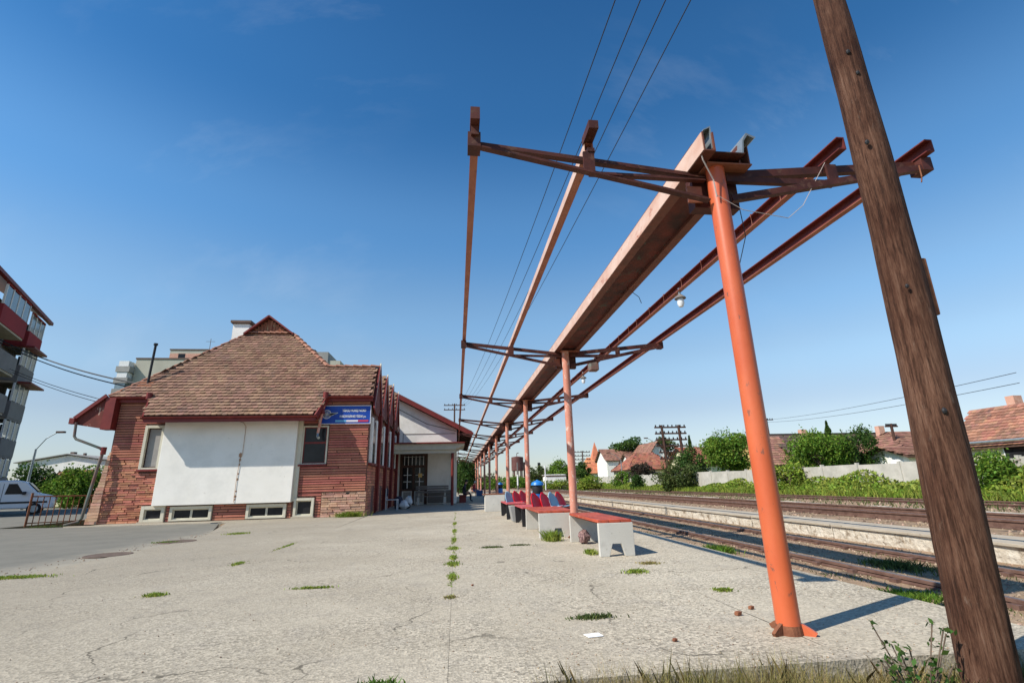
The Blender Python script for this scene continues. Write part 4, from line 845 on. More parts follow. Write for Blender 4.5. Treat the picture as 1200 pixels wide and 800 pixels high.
# lamps hung on the purlin
def lamp(loc, label):
    t = thing('hanging_lamp', label, 'lamp', loc, group='lamps hung under the canopy purlin')
    x, y, z = loc
    emit('lamp_stem', MB().tube([(x, y, z+.02), (x, y, z+.16)], 0.02, 8), 'zinc', t)
    emit('lamp_cap', MB().lathe([(0.03, .05), (0.085, .0), (0.09, -.015), (0.05, -.015), (0.0, -.015)][::-1], loc, 16), 'greywood', t, smooth=True)
    emit('lamp_globe', MB().lathe([(0.0, -.16), (0.035, -.15), (0.055, -.10), (0.05, -.03), (0.045, -.016)], loc, 14), 'globe', t, smooth=True)
lamp((3.50, 6.85, 3.80), 'small hanging lamp with glass globe, nearest under the canopy')
lamp((3.50, 13.0, 3.82), 'small hanging lamp with glass globe, beyond the second column')
fl_ = thing('floodlight', 'grey floodlight box tied under the canopy near the second column', 'floodlight', (3.45, 11.6, 3.8))
emit('floodlight_body', MB().box(3.30, 3.52, 11.5, 11.75, 3.70, 3.90), 'greenpole', fl_, bevel=.02); emit('floodlight_bracket', MB().tube([(3.36, 11.6, 3.9), (3.42, 11.6, 4.02), (3.5, 11.62, 4.0)], .012, 6), 'zinc', fl_)

# ================================================================ wooden pole
PB = Vector((2.855, 2.72, -0.24)); PT = Vector((3.01, 2.66, 8.2))
wp = thing('wooden_pole', 'tall weathered brown wooden utility pole at the front corner of the platform', 'pole', PB)
path = []; rad = []
for i in range(30):
    t = i/29; path.append(PB.lerp(PT, t)+Vector((0.062*math.sin(math.pi*min(1, t/.62)), 0, 0))); rad.append(0.94*(0.152-0.078*t)*(1-.17*math.exp(-t/.045))+0.002*math.sin(i*1.7))
def rough_tube():
    mb = MB(); n = 48; k = 0
    ph = [random.uniform(0, 6.28) for _ in range(6)]
    for i, (p, r) in enumerate(zip(path, rad)):
        for j in range(n):
            a = 2*math.pi*j/n; rr = r*(1+0.018*math.sin(5*a+ph[0]+i*.1)+0.012*math.sin(11*a+ph[1]+i*.05)+0.008*math.sin(19*a+ph[2]))
            if i < 5: rr *= 1+0.03*random.uniform(-1, 1)
            mb.v.append((p.x+rr*math.cos(a), p.y+rr*math.sin(a), p.z))
    for i in range(len(path)-1):
        for j in range(n): mb.f.append((i*n+j, i*n+(j+1) % n, (i+1)*n+(j+1) % n, (i+1)*n+j))
    mb.f.append(tuple(range(n-1, -1, -1))); mb.f.append(tuple((len(path)-1)*n+j for j in range(n))); return mb
emit('pole_shaft', rough_tube(), 'wood', wp, smooth=True)
emit('pole_strap', MB().obox((3.035, 2.62, 2.02), (.05, 0, 0), (0, .14, 0), (.008, 0, .40)), 'rust', wp, bevel=.01)
mb = MB()
for (z, a, s) in ((4.1, -1.9, .02), (3.9, -1.6, .018), (2.7, -1.2, .016), (2.2, -1.9, .015), (1.4, -1.6, .02), (3.3, -2.1, .02), (0.9, -1.3, .02)):
    t = (z+0.24)/8.44; p = PB.lerp(PT, t); r = 0.152-0.062*t
    c = p+Vector((math.cos(a), math.sin(a), 0))*(r-.004)
    s *= .7; mb.lathe([(0.0, -s*1.6), (s*.7, -s), (s, 0), (s*.7, s), (0, s*1.6)], c - Vector((math.cos(a), math.sin(a), 0))*s*1.2, 8)
emit('knots', mb, 'black', wp, kind='stuff')

# ================================================================ overhead cables
def cable(p0, p1, sag, r, label, group, n=24, m_='cable'):
    p0, p1 = Vector(p0), Vector(p1)
    o = emit('overhead_cable', MB().tube([p0.lerp(p1, i/n)+Vector((0, 0, -sag*4*(i/n)*(1-i/n))) for i in range(n+1)], r, 5), m_)
    return tag(o, label, 'cable', group)
for i in range(4):
    cable((2.40+.38*i, 2.9, 8.0), (0.05+.32*i, 62, 10.6), 1.1, 0.009, ('leftmost', 'second from left', 'third from left', 'rightmost')[i]+' of the thin wires rising over the canopy skeleton', 'thin wires over the canopy')
cable((-30.8, 34, 11.4), (-12.2, 22.5, 5.3), 0.5, 0.035, 'upper thick black cable from the red apartment block to the station roof', 'cables to the station roof')
cable((-30.8, 34.4, 11.15), (-12.2, 22.8, 5.1), 0.5, 0.03, 'lower thick black cable from the red apartment block to the station roof', 'cables to the station roof')
cable((-31.8, 36, 10.0), (-13.0, 26, 4.6), 0.5, 0.018, 'thin cable below the thick pair beside the apartment block', 'cables to the station roof')
cable((-31.8, 36.4, 9.8), (-13.0, 26.4, 4.4), 0.5, 0.018, 'lowest thin cable beside the apartment block', 'cables to the station roof')
cable((40.4, 60, 7.9), (24.0, 18, 4.65), 0.35, 0.014, 'lower power line sagging above the right houses', 'power lines on the right')
cable((40.4, 60, 8.2), (24.0, 18, 5.1), 0.3, 0.014, 'upper power line sagging above the right houses', 'power lines on the right')

# ================================================================ benches, bins, litter
def concrete_bench(x0, x1, y0, y1, label, sm='slat'):
    t = thing('concrete_bench', label, 'bench', ((x0+x1)/2, (y0+y1)/2, 0), group='concrete legged benches along the platform')
    for y in (y0, y1):
        c = (x0+x1)/2; h = 0.455; a = 0.12; b = .065
        poly = [(x0, y, 0), (c-a, y, 0), (c-b, y, .17), (c+b, y, .17), (c+a, y, 0), (x1, y, 0), (x1, y, h), (x0, y, h)]
        emit('leg', MB().prism(poly, (0, 0.07 if y == y0 else -0.07, 0)), 'precast', t, bevel=.006)
    n = 3; w = (x1-x0-0.02)/n
    for i in range(n):
        emit('slat', MB().box(x0+.005+i*(w+.005), x0+i*(w+.005)+w, y0+.02, y1-.02, .458, .497), sm, t, bevel=.004)
    emit('under_rail', MB().box(x0+.1, x1-.1, y0+.07, y1-.07, .42, .456), 'rust', t)
    return t
concrete_bench(2.06, 2.58, 7.36, 9.30, 'nearest bench with concrete legs and orange red plank seat')
concrete_bench(1.63, 2.40, 10.1, 12.05, 'second bench with concrete legs and wide red seat behind the nearest bench')
def slat_bench(x0, x1, y0, y1, label):
    t = thing('slatted_bench', label, 'bench', ((x0+x1)/2, (y0+y1)/2, 0), group='pink slatted benches')
    n = 4; w = (x1-x0)/n
    for i in range(n): emit('slat', MB().box(x0+i*w+.008, x0+(i+1)*w-.008, y0, y1, .43, .465), 'slatpink', t, bevel=.004)
    for y in (y0+.15, y1-.15): emit('leg', MB().prism([(x0+.02, y, 0), (x0+.1, y, 0), (x1-.06, y, .428), (x0+.0, y, .428)], (0, .05, 0)).prism([(x1-.08, y, 0), (x1, y, 0), (x1, y, .40), (x1-.08, y, .40)], (0, .05, 0)), 'black', t)
    return t
slat_bench(1.62, 2.2, 12.6, 14.3, 'nearer bench with pink red slats and dark legs')
slat_bench(1.50, 2.1, 15.3, 17.4, 'farther bench with pink red slats and dark legs')
emit_b = thing('planter_box', 'dark grey concrete planter box between the slatted benches', 'planter', (1.85, 14.75, 0))
emit('planter_wall', MB().prism([(1.60, 14.5, 0), (2.05, 14.5, 0), (2.12, 14.5, .42), (1.52, 14.5, .42)], (0, .5, 0)), 'grey', emit_b, bevel=.01); emit('planter_soil', MB().box(1.6, 2.0, 14.55, 14.95, .40, .43), 'dirt', emit_b)
blk = thing('concrete_block', 'pale concrete bench end standing beyond the slatted benches', 'bench', (1.5, 20.3, 0))
emit('block_body', MB().prism([(1.12, 20.0, 0), (1.9, 20.0, 0), (1.9, 20.0, .62), (1.12, 20.0, .62)], (0, .5, 0)), 'precast', blk, bevel=.01); emit('block_top', MB().box(1.05, 2.2, 20.0, 20.9, .625, .66), 'rust', blk)
# curved shell seats facing the tracks
def shells(px, py, cols, label, w=0.38, rot=-0.75):
    t = thing('shell_seat_row', label, 'seat row', (0, 0, 0), group='rows of red and blue shell seats'); x0 = y0 = 0.0
    for i, cm in enumerate(cols):
        X = x0+i*w*0.0; Yc = y0+i*w
        mb = MB(); nu, nv = 10, 7; vs = []; fs = []
        for a in range(nu+1):
            for b in range(nv+1):
                s = b/nv*2-1; v = a/nu; yy = Yc+s*w*.56*(math.sqrt(max(0, 1-(max(0, v-.62)/.39)**2))*.94+.06)
                if v < .45: xx = .42-v*.80; zz = .44-.03*math.sin(v*5)+.03*s*s
                else: xx = .06-(v-.45)*.26; zz = .44+(v-.45)*.66-0.02*abs(s)**3
                vs.append((X+xx-.03*(1-s*s), yy, zz))
        for a in range(nu):
            for b in range(nv): fs.append((a*(nv+1)+b, a*(nv+1)+b+1, (a+1)*(nv+1)+b+1, (a+1)*(nv+1)+b))
        mb.add(vs, fs); o = emit('seat_shell', mb, cm, t, smooth=True); sm = o.modifiers.new('thick', 'SOLIDIFY'); sm.thickness = .02
    emit('support_beam', MB().box(x0+.08, x0+.16, y0-.3, y0+w*(len(cols)-.5), .33, .40), 'black', t)
    for yy in (y0, y0+w*(len(cols)-1)): emit('leg', MB().box(x0+.09, x0+.15, yy-.03, yy+.03, 0, .33), 'black', t)
    t.location = (px, py, 0); t.rotation_euler = (0, 0, rot)
    return t
shells(1.98, 12.5, ['seatred', 'seatred', 'seatblue', 'seatred'], 'nearer row of red and blue plastic shell seats facing the tracks')
shells(1.72, 16.4, ['seatblue', 'seatred', 'seatred', 'seatred', 'seatblue'], 'farther row of red and blue plastic shell seats facing the tracks')
def bin_(x, y, label):
    t = thing('litter_bin', label, 'litter bin', (x, y, 0), group='blue litter bins')
    emit('bin_body', MB().lathe([(.11, .25), (.14, .30), (.155, .60), (.155, .76)], (x, y, 0), 20), 'binblue', t, smooth=True)
    emit('bin_band', MB().lathe([(.135, .76), (.14, .77), (.14, .96), (.135, .975)], (x, y, 0), 20), 'black', t, smooth=True)
    emit('bin_lid', MB().lathe([(.16, .975), (.175, .985), (.15, 1.05), (.07, 1.09), (.03, 1.10), (.02, 1.115)], (x, y, 0), 20), 'binblue', t, smooth=True)
    emit('bin_post', MB().tube([(x, y, 0), (x, y, .25)], .03, 8), 'rust', t)
bin_(2.13, 13.05+.2, 'blue litter bin with dome lid beside the red shell seats'); bin_(2.62, 30.4, 'blue litter bin with dome lid far down the platform')
# wooden bench under the porch
t = thing('porch_bench', 'grey weathered wooden bench with back against the porch wall', 'bench', (-1.2, 29.3, 0))
for z in (.62, .80, .92): emit('back_slat', MB().box(-2.3, -0.45, 29.42, 29.46, z, z+.10), 'greywood', t)
for y in (29.0, 29.15, 29.3): emit('slat', MB().box(-2.3, -0.45, y, y+.12, .42, .46), 'greywood', t)
for x in (-2.2, -.72): emit('leg', MB().box(x, x+.14, 29.05, 29.45, 0, .418).box(x+.03, x+.11, 29.465, 29.51, 0, .95), 'precast', t)
# white metal frame chair and rubbish bags by the wall
t = thing('metal_chair', 'white framed metal chair with dark seat against the brick side wall', 'chair', (-2.95, 24.0, 0))
for (x, y, h) in ((-3.2, 23.8, .95), (-2.7, 23.8, .45), (-3.2, 24.25, .95), (-2.7, 24.25, .45)): emit('leg', MB().tube([(x, y, 0), (x, y, h)], .018, 8), 'white', t)
emit('seat_frame', MB().tube([(-3.2, 23.8, .45), (-2.7, 23.8, .45), (-2.7, 24.25, .45), (-3.2, 24.25, .45), (-3.2, 23.8, .45)], .02, 6), 'white', t)
emit('seat', MB().box(-3.18, -2.72, 23.82, 24.23, .46, .48), 'cloth', t); emit('backrest', MB().box(-3.2, -3.16, 23.82, 24.23, .6, .95), 'cloth', t)
def blob(name, c, r, m_, parent, seed, n=10):
    R_ = random.Random(seed); mb = MB(); vs = []; rows = 7
    for i in range(rows+1):
        ph = math.pi*i/rows
        for j in range(n):
            a = 2*math.pi*j/n; k = 1+R_.uniform(-.22, .22); vs.append((c[0]+r[0]*k*math.sin(ph)*math.cos(a), c[1]+r[1]*k*math.sin(ph)*math.sin(a), max(0.004, c[2]+r[2]*k*math.cos(ph))))
    mb.add(vs, [(i*n+j, i*n+(j+1) % n, (i+1)*n+(j+1) % n, (i+1)*n+j) for i in range(rows) for j in range(n)]); return emit(name, mb, m_, parent, smooth=True)
t = thing('bag_heap', 'heap of white and dark rubbish bags beside the white framed chair', 'bags', (-2.55, 24.6, 0))
blob('white_bag', (-2.45, 24.6, .18), (.22, .2, .2), 'white', t, 1); blob('dark_bag', (-2.7, 24.9, .25), (.25, .22, .3), 'cloth', t, 2); blob('white_bag', (-2.3, 25.1, .32), (.17, .2, .24), 'silver', t, 3); blob('dark_bag', (-2.35, 24.85, .12), (.2, .2, .14), 'black', t, 4)
t = thing('shopping_bag', 'dark patterned bag lying under the nearest bench', 'bag', (2.26, 9.2, 0)); blob('bag_cloth', (2.24, 9.0, .10), (.10, .16, .12), mat('patterned_bag', (.05, .02, .025), (.35, .22, .2), 30), t, 5)
o = emit('paper_scrap', MB().prism([(.905, 3.82, .004), (1.02, 3.84, .004), (1.035, 3.76, .004), (.925, 3.745, .004)], (0, 0, .003)), 'paper'); tag(o, 'small white paper scrap lying on the concrete', 'paper')
for i, (x, y, s) in enumerate(((2.21, 4.06, .036), (2.42, 4.22, .03), (1.46, 3.55, .022), (0.17, 5.75, .018))):
    o = emit('brick_fragment', MB().obox((x, y, .002), (s*1.2, s*.3, 0), (-s*.3, s, 0), (s*.2, 0, s*.8)), 'rust', bevel=s*.15)
    tag(o, ('reddish brick fragment left of the front column', 'reddish brick fragment close behind the front column', 'tiny brown clod near the paper scrap', 'tiny brown clod beside the weed joint')[i], 'debris')

# people
def person(name, label, loc, rz, shirt, trousers, lean=0.0, hairm='hair'):
    t = thing(name, label, 'person')
    sk = [(0, 0, .50), (0, .02, .68), (0, .0+lean*.3, .92), (0, lean*.5, 1.02), (0, lean*.7, 1.12), (0, lean*.8+.02, 1.22)]
    V = list(sk); R_ = [.15, .13, .15, .06, .085, .095]; E = [(0, 1), (1, 2), (2, 3), (3, 4), (4, 5)]; reg = ['t', 's', 's', 'k', 'k', 'k']
    def chain(st_, pts, rs, rg):
        pr = st_
        for p, r, g in zip(pts, rs, rg): V.append(p); R_.append(r); reg.append(g); E.append((pr, len(V)-1)); pr = len(V)-1
        return pr
    for s in (-1, 1):
        chain(0, [(s*.10, .05, .50), (s*.13, .44, .50), (s*.13, .47, .10), (s*.13, .60, .05)], [.10, .07, .045, .035], 'tttt')
        h = chain(2, [(s*.18, lean*.3, .93), (s*.23, .05+lean*.3, .68), (s*.15, .28, .60)], [.06, .042, .03], 'ssk')
        pl_ = chain(h, [(s*.13, .34, .575)], [.028], 'k')
        for q in range(4): chain(pl_, [(s*(.155-.018*q), .40, .565), (s*(.155-.018*q), .43+.006*(q in (1, 2)), .545)], [.009, .007], 'kk')
        chain(h, [(s*.10, .34, .59), (s*.085, .37, .58)], [.010, .008], 'kk')
    me = bpy.data.meshes.new(name); me.from_pydata(V, E, []); o = bpy.data.objects.new('body', me); COL.objects.link(o)
    md = o.modifiers.new('skin', 'SKIN'); ls = me.skin_vertices[0].data
    for i, r in enumerate(R_): ls[i].radius = (r, r); ls[i].use_root = (i == 0)
    o.modifiers.new('sub', 'SUBSURF').levels = 1
    bpy.context.view_layer.update()
    me2 = bpy.data.meshes.new_from_object(o.evaluated_get(bpy.context.evaluated_depsgraph_get())); bpy.data.objects.remove(o)
    me2.materials.clear()
    for k_ in (shirt, trousers, 'skin'): me2.materials.append(MT[k_])
    Vn = [Vector(v) for v in V]
    for p in me2.polygons:
        c = p.center; i = min(range(len(Vn)), key=lambda q: (Vn[q]-c).length-R_[q]); p.material_index = {'s': 0, 't': 1, 'k': 2}[reg[i]]; p.use_smooth = True
    b = bpy.data.objects.new('body', me2); COL.objects.link(b); b.parent = t
    hz = lean*.8
    emit('hair', MB().lathe([(0.0, .10), (.06, .085), (.098, .04), (.102, -.01), (.09, -.04)][::-1], (0, hz-.005, 1.235), 14), hairm, t, smooth=True)
    emit('face', MB().lathe([(0, -.012), (.008, -.008), (.012, 0), (.008, .012), (0, .016)], (0, hz+.115, 1.19), 8).lathe([(0, -.006), (.006, 0), (0, .006)], (-.032, hz+.10, 1.215), 6).lathe([(0, -.006), (.006, 0), (0, .006)], (.032, hz+.10, 1.215), 6).box(-.02, .02, hz+.095, hz+.108, 1.145, 1.152), 'skin', t)
    t.location = loc; t.rotation_euler = (0, 0, rz); return t
person('person', 'person in dark clothes sitting on the red bench by the white wing wall', (0.42, 31.6, 0), -math.pi/2, 'cloth', 'cloth', .25, 'black')
person('person', 'white haired person in dark top sitting beside the far column', (1.55, 46.2, -.02), -math.pi*.6, 'redcloth', 'jeans', .2)
t = thing('wall_bench', 'dark red bench under the wing wall with a seated person', 'bench', (0.45, 31.6, 0))
emit('seat', MB().box(.15, .62, 30.4, 32.6, .38, .42), 'redtrim', t); emit('backrest', MB().box(.08, .13, 30.4, 32.6, .45, .85), 'redtrim', t)
for y in (30.6, 32.3): emit('leg', MB().box(.18, .58, y, y+.06, 0, .378), 'redtrim', t)
t = thing('luggage_bag', 'blue and white travel bag on the ground near the far column', 'bag', (2.0, 45.5, 0)); emit('bag_body', MB().box(1.75, 2.35, 45.2, 45.5, .02, .5), 'jeans', t, bevel=.04); emit('bag_handle', MB().tube([(1.9, 45.35, .5), (1.95, 45.35, .62), (2.15, 45.35, .62), (2.2, 45.35, .5)], .015, 6), 'white', t)
t = thing('stool', 'small red seat under the white haired person', 'stool', (1.55, 46.2, 0)); emit('seat', MB().box(1.35, 1.75, 46.0, 46.4, .32, .37), 'redtrim', t)
for (x, y) in ((1.38, 46.03), (1.7, 46.03), (1.38, 46.33), (1.7, 46.33)): emit('leg', MB().box(x, x+.04, y, y+.04, 0, .319), 'redtrim', t)

# ================================================================ weeds and grass
def tuft(x, y, rx, ry, h, n, m_, label, group='weed tufts growing through the concrete', z=0.0, bw=.012, bl=True):
    P = np.stack([x+rx*rng.normal(size=n)*.45, y+ry*rng.normal(size=n)*.45, np.full(n, z)], 1)
    if bl: V, F = blades(P, h, bw, .9)
    else:
        P[:, 2] += rng.uniform(0, h, n); V, F = leaves(P, .04, .3)
    t = thing('weed_tuft', label, 'weed', (x, y, z), group=group); fast('leaf_blades', V, F, m_, t, kind='stuff'); return t
T0 = [(-5.85, 7.75, .5, .12, .05, 500, 'leafbright', 'long flat strip of weeds at the asphalt edge on the left'),
     (-3.15, 6.05, .12, .08, .05, 160, 'leafbright', 'small weed tuft on the left concrete, nearest the camera'),
     (-1.55, 6.05, .22, .05, .04, 180, 'leafbright', 'thin line of weeds in the cross joint left of centre'),
     (-5.4, 13.6, .3, .3, .06, 220, 'leafbright', 'weed tuft on the concrete before the basement windows'),
     (-3.2, 8.2, .09, .2, .04, 140, 'leafbright', 'weed tuft in the joint halfway to the station'),
     (-3.2, 10.3, .05, .6, .04, 140, 'leafbright', 'thin weeds in the long joint towards the station'),
     (0.62, 8.95, .2, .09, .04, 220, 'leafdull', 'left of two flat weed tufts on the open concrete'),
     (1.12, 9.1, .18, .08, .035, 200, 'leafdull', 'right of two flat weed tufts on the open concrete'),
     (2.12, 6.1, .13, .12, .05, 240, 'leafbright', 'weed tuft in front of the nearest bench'),
     (2.5, 6.65, .14, .1, .04, 180, 'straw', 'dry brownish weed tuft in front of the nearest bench'),
     (2.02, 7.75, .08, .18, .10, 220, 'leafbright', 'weeds at the left foot of the nearest bench'),
     (1.78, 9.6, .14, .2, .30, 320, 'leafbright', 'leafy weed clump between the two concrete benches'),
     (1.1, 4.25, .18, .06, .05, 200, 'leafdull', 'sparse weed tuft on the concrete before the front column'),
     (2.58, 4.95, .09, .08, .04, 160, 'leafbright', 'small weed tuft behind the front column'),
     (-0.05, 5.25, .06, .06, .03, 90, 'straw', 'dry weed spot in the centre joint, nearest'),
     (-0.42, 3.05, .13, .09, .08, 240, 'leafmid', 'green weed tuft at the bottom edge left of centre'),
     (-3.85, 19.35, .45, .12, .32, 700, 'leafbright', 'yellow green weed clump at the foot of the station corner'),
     (-13.6, 18.9, .5, .15, .12, 240, 'leafdull', 'weeds beside the downpipe foot on the left'),
     (-6.2, 12.0, .3, .1, .05, 160, 'leafmid', 'weed tuft beside the farther manhole cover')]
for a in T0: tuft(a[0], a[1], a[2], a[3], a[4]*.55, int(a[5]*1.5), *a[6:])
for i, yy in enumerate((6.3, 7.3, 7.9, 9.0, 10.3, 12.2, 14.5)):
    tuft(-0.04, yy, .05+.05*(i in (1, 3)), .22 if i < 4 else .5, .028, 240, 'leafbright', ('nearest', 'second nearest', 'third nearest', 'fourth', 'fifth', 'second farthest', 'farthest')[i]+' weed tuft in the long centre joint of the platform', 'weeds along the centre joint')
# small growth on the trackbed
P = np.stack([rng.uniform(4.1, 7.5, 70), 3+rng.uniform(0, 1, 70)**1.5*40, np.full(70, -.18)], 1)
P = np.repeat(P, 40, 0)+rng.normal(size=(70*40, 3))*np.array([.10, .14, 0])
V, F = blades(P, .03, .012, .8); fast('trackbed_grass', V, F, 'leafdull', kind='stuff')
tuft(4.55, 5.0, .5, .35, .05, 1500, 'leafmid', 'mossy grass patch beside the near rail behind the pole', 'grass patches on the near track', -.18)
tuft(4.5, 8.6, .22, .35, .10, 900, 'leafmid', 'grass patch in the near track beyond the front column', 'grass patches on the near track', -.18)
tuft(6.0, 6.6, .35, .5, .08, 700, 'leafdull', 'grass patch between the near rails', 'grass patches on the near track', -.18)
# dry grass strip in front of the platform edge
n = 16000; P = np.stack([rng.uniform(.45, 3.9, n), 2.30+.74*rng.uniform(0, 1, n)**.7, np.full(n, -.24)], 1)
V, F = blades(P, .24, .004, .5); V = V.reshape(-1, 5, 3); V[:, :, 2] = -.24+(V[:, :, 2]+.24)*np.where(P[:, 0] < 2.0, 1.15, .85)[:, None]; V = V.reshape(-1, 3); fast('dry_grass', V, F, 'straw', kind='stuff')
n = 7000; P = np.stack([rng.uniform(.3, 3.6, n), 2.6+.46*rng.uniform(0, 1, n), np.full(n, -.24)], 1)
V, F = blades(P, .15, .005, .6); fast('green_grass', V, F, 'leafdull', kind='stuff')
n = 700; yy = 5.2+rng.uniform(0, 1, n)**1.4*15; P = np.stack([-0.04+.02*np.sin(yy*3)+rng.normal(size=n)*.016, yy, np.zeros(n)], 1); P = P[np.sin(yy*2.3)+np.sin(yy*5.1+1) > -.3]
V, F = blades(P, .014, .010, 1.0); fast('joint_moss', V, F, 'leafbright', kind='stuff')
# woody weed by the pole
t = thing('woody_weed', 'thin leafy weed standing left of the wooden pole foot', 'plant', (2.72, 2.85, -.2))
mb = MB(); LP = []
for i in range(14):
    a = random.uniform(0, 6.28); x, y, z = 2.50, 2.78, -.22; path_ = [(x, y, z)]
    h = random.uniform(.25, .50)
    for k_ in range(5):
        x += math.cos(a)*.035; y += math.sin(a)*.03; z += h/5; path_.append((x, y, z)); 
        if k_ > 0: LP += [(x+random.uniform(-.03, .03), y+random.uniform(-.03, .03), z+random.uniform(-.02, .02)) for _ in range(4)]
    mb.tube(path_, .004, 5)
emit('stem', mb, 'bark', t); V, F = leaves(np.array(LP), .036, .2); fast('foliage', V, F, 'leafdark', t)
# weed belt in front of the fence
n = 60000
yy = 9+rng.uniform(0, 1, n)**1.35*95; xx = rng.uniform(17.95, 19.95, n); hgt = np.clip((xx-17.8)/2, .15, 1)*(1.0+.30*np.sin(yy*.6)+.2*np.sin(yy*1.7+xx))*np.clip(rng.uniform(.3, 1.2, n), 0, 1)
near = np.clip(1.0-(yy-14)/30, .25, 1); P = np.stack([xx, yy, .02+np.clip(hgt, .03, 2)*(.45+.55*near)], 1)
V, F = leaves(P, .17, .5); fast('weed_belt', V, F, 'leafbright', kind='stuff')
n = 16000; P = np.stack([rng.uniform(17.7, 19.9, n), 8+rng.uniform(0, 1, n)**1.3*60, np.full(n, .0)], 1); V, F = blades(P, .38, .03, .5); fast('tall_grass', V, F, 'leafbright', kind='stuff')
n = 5000; P = np.stack([rng.uniform(13.3, 18, n), 10+rng.uniform(0, 1, n)*70, np.full(n, .0)], 1); V, F = blades(P, .12, .03, .6); fast('track_grass', V, F, 'leafdull', kind='stuff')

def tree(loc, h, rx, ry, rz_, m_, label, n=5200, ls=.22, clumps=30, group='trees and bushes beyond the tracks', trunk=.12, conifer=False, cat='tree', cl=.34, name='tree', cz=None):
    t = thing(name, label, cat, loc, group=group); x, y, z = loc
    czz = z+(h-rz_ if cz is None else cz)
    n = int(n*1.4)
    mb = MB().tube([(x, y, z-.1), (x+.05, y, z+h*.3), (x-.03, y+.04, z+h*.6), (x, y, z+h*.86)], [trunk, trunk*.8, trunk*.5, trunk*.15], 8)
    for i in range(5):
        a = i*1.3+random.random(); mb.tube([(x, y, z+h*(.25+.08*i)), (x+rx*.35*math.cos(a), y+ry*.35*math.sin(a), z+h*(.42+.08*i)), (x+rx*.65*math.cos(a), y+ry*.65*math.sin(a), z+h*(.5+.08*i))], [trunk*.4, trunk*.28, trunk*.1], 6)
    emit('trunk', mb, 'bark', t)
    if conifer:
        k = rng.uniform(0, 1, n)**.75; r = (1-k)*rx*(.75+.25*np.sin(k*38)); a = rng.uniform(0, 6.28, n); rr = r*rng.uniform(.5, 1, n)
        P = np.stack([x+rr*np.cos(a), y+rr*np.sin(a), z+h*.1+k*h*.9-rr*.15], 1)
    else: P = crown_pts((x, y, czz), (rx, ry, rz_), n, clumps, cl)
    V, F = leaves(P, ls*.78); fast('crown', V, F, m_, t)
    return t
# right side, beyond or before the fence
tree((22.9, 40, 0), 5.15, 2.35, 2.2, 1.9, 'leafmid', 'bright green full tree rising over the fence left of the front column', 9000, .24, 44)
tree((18.7, 41, 0), 2.6, 2.0, 1.5, 1.35, 'leafdull', 'large dull green bush before the fence below the twin telegraph poles', 6000, .2, 34, cat='bush', name='bush')
tree((21.6, 44, 0), 4.0, 1.7, 1.6, 1.9, 'leafdark', 'dark green bush between the telegraph poles and the bright tree', 4500, .24, 26, cat='bush', name='bush')
tree((23.7, 30.5, 0), 3.95, 2.1, 1.7, 1.7, 'leafmid', 'broad mid green tree over the fence right of the front column', 7500, .2, 40)
tree((25.2, 31.0, 0), 4.6, 1.3, 1.1, 2.0, 'leafdark', 'dark pointed conifer in the middle of the garden trees', 4500, .18, 30, conifer=True)
tree((26.6, 30.6, 0), 4.25, 1.7, 1.5, 1.8, 'leafdark', 'dark rounded evergreen beside the conifer and the brown roof', 6000, .18, 34)
tree((19.2, 27.3, 0), 1.95, 1.5, 1.0, 1.0, 'leafbright', 'light green leafy bush in front of the concrete fence', 4500, .16, 30, cat='bush', name='bush')
tree((19.6, 16.2, 0), 1.75, 1.0, 1.0, .85, 'leafmid', 'green bush before the fence right of the wooden pole', 4200, .14, 28, cat='bush', name='bush')
tree((20.9, 55, 0), 2.9, 1.4, 1.4, 1.2, 'leafpurple', 'dark purplish round tree above the fence', 3000, .26, 24)
tree((18.3, 50, 0), 1.6, .9, .9, .8, 'leafdark', 'small dark bush in front of the fence', 2000, .2, 18, cat='bush', name='bush')
tree((19.5, 58, 0), 2.1, 1.6, 1.4, 1.0, 'leafmid', 'green shrub at the fence below the lamp post', 2600, .25, 20, cat='bush', name='bush')
tree((16.3, 62, 0), 1.6, 2.2, 1.4, .9, 'leafbright', 'bright green shrubs beside the tracks before the church', 3000, .25, 22, cat='bush', name='bush')
tree((15.3, 74, 0), 4.4, 2.3, 2, 2.0, 'leafmid', 'tall green tree partly behind the second column', 5200, .32, 32)
tree((17.7, 70, 0), 3.6, 1.5, 1.5, 1.6, 'leafdark', 'dark green tree just right of the second column', 3600, .3, 24)
tree((12.9, 78, 0), 3.6, 2.2, 2.0, 1.7, 'leafdull', 'dull green tree left of the white trackside hut', 4500, .32, 30)
tree((13.5, 66, 0), 1.4, 3.2, 1.5, .9, 'leafbright', 'low bright green scrub below the white trackside hut', 3200, .26, 24, cat='bush', name='bush')
tree((10.8, 96, 0), 2.6, 6.0, 2.5, 1.6, 'leafmid', 'low green scrub around the water tower foot', 4500, .4, 34, cat='bush', name='bush')
tree((6.0, 110, 0), 3.2, 4.0, 2.5, 2.0, 'leafdull', 'green scrub at the far end between the canopy columns', 4000, .4, 30, cat='bush', name='bush')
tree((1.1, 62, 0), 4.1, 1.6, 2.0, 2.3, 'leafdark', 'dark green bush at the end of the station wall', 6500, .26, 34, cat='bush', name='bush')
tree((0.2, 70, 0), 4.6, 2.4, 2.0, 2.4, 'leafdark', 'dense dark tree behind the end of the white wing', 5500, .28, 34)
tree((36.8, 75, 0), 7.6, 1.5, 1.5, 3.2, 'leafdark', 'far dark pointed conifer above the red roofs', 2600, .4, 20, conifer=True)
tree((39.5, 92, 0), 9.0, 3.5, 3.0, 2.4, 'leafdull', 'distant round tree top behind the red roofs', 3000, .5, 26)
tree((36.0, 100, 0), 9.6, 4.0, 3.0, 2.0, 'leafdark', 'distant dark tree row behind the gabled house', 3200, .5, 26)
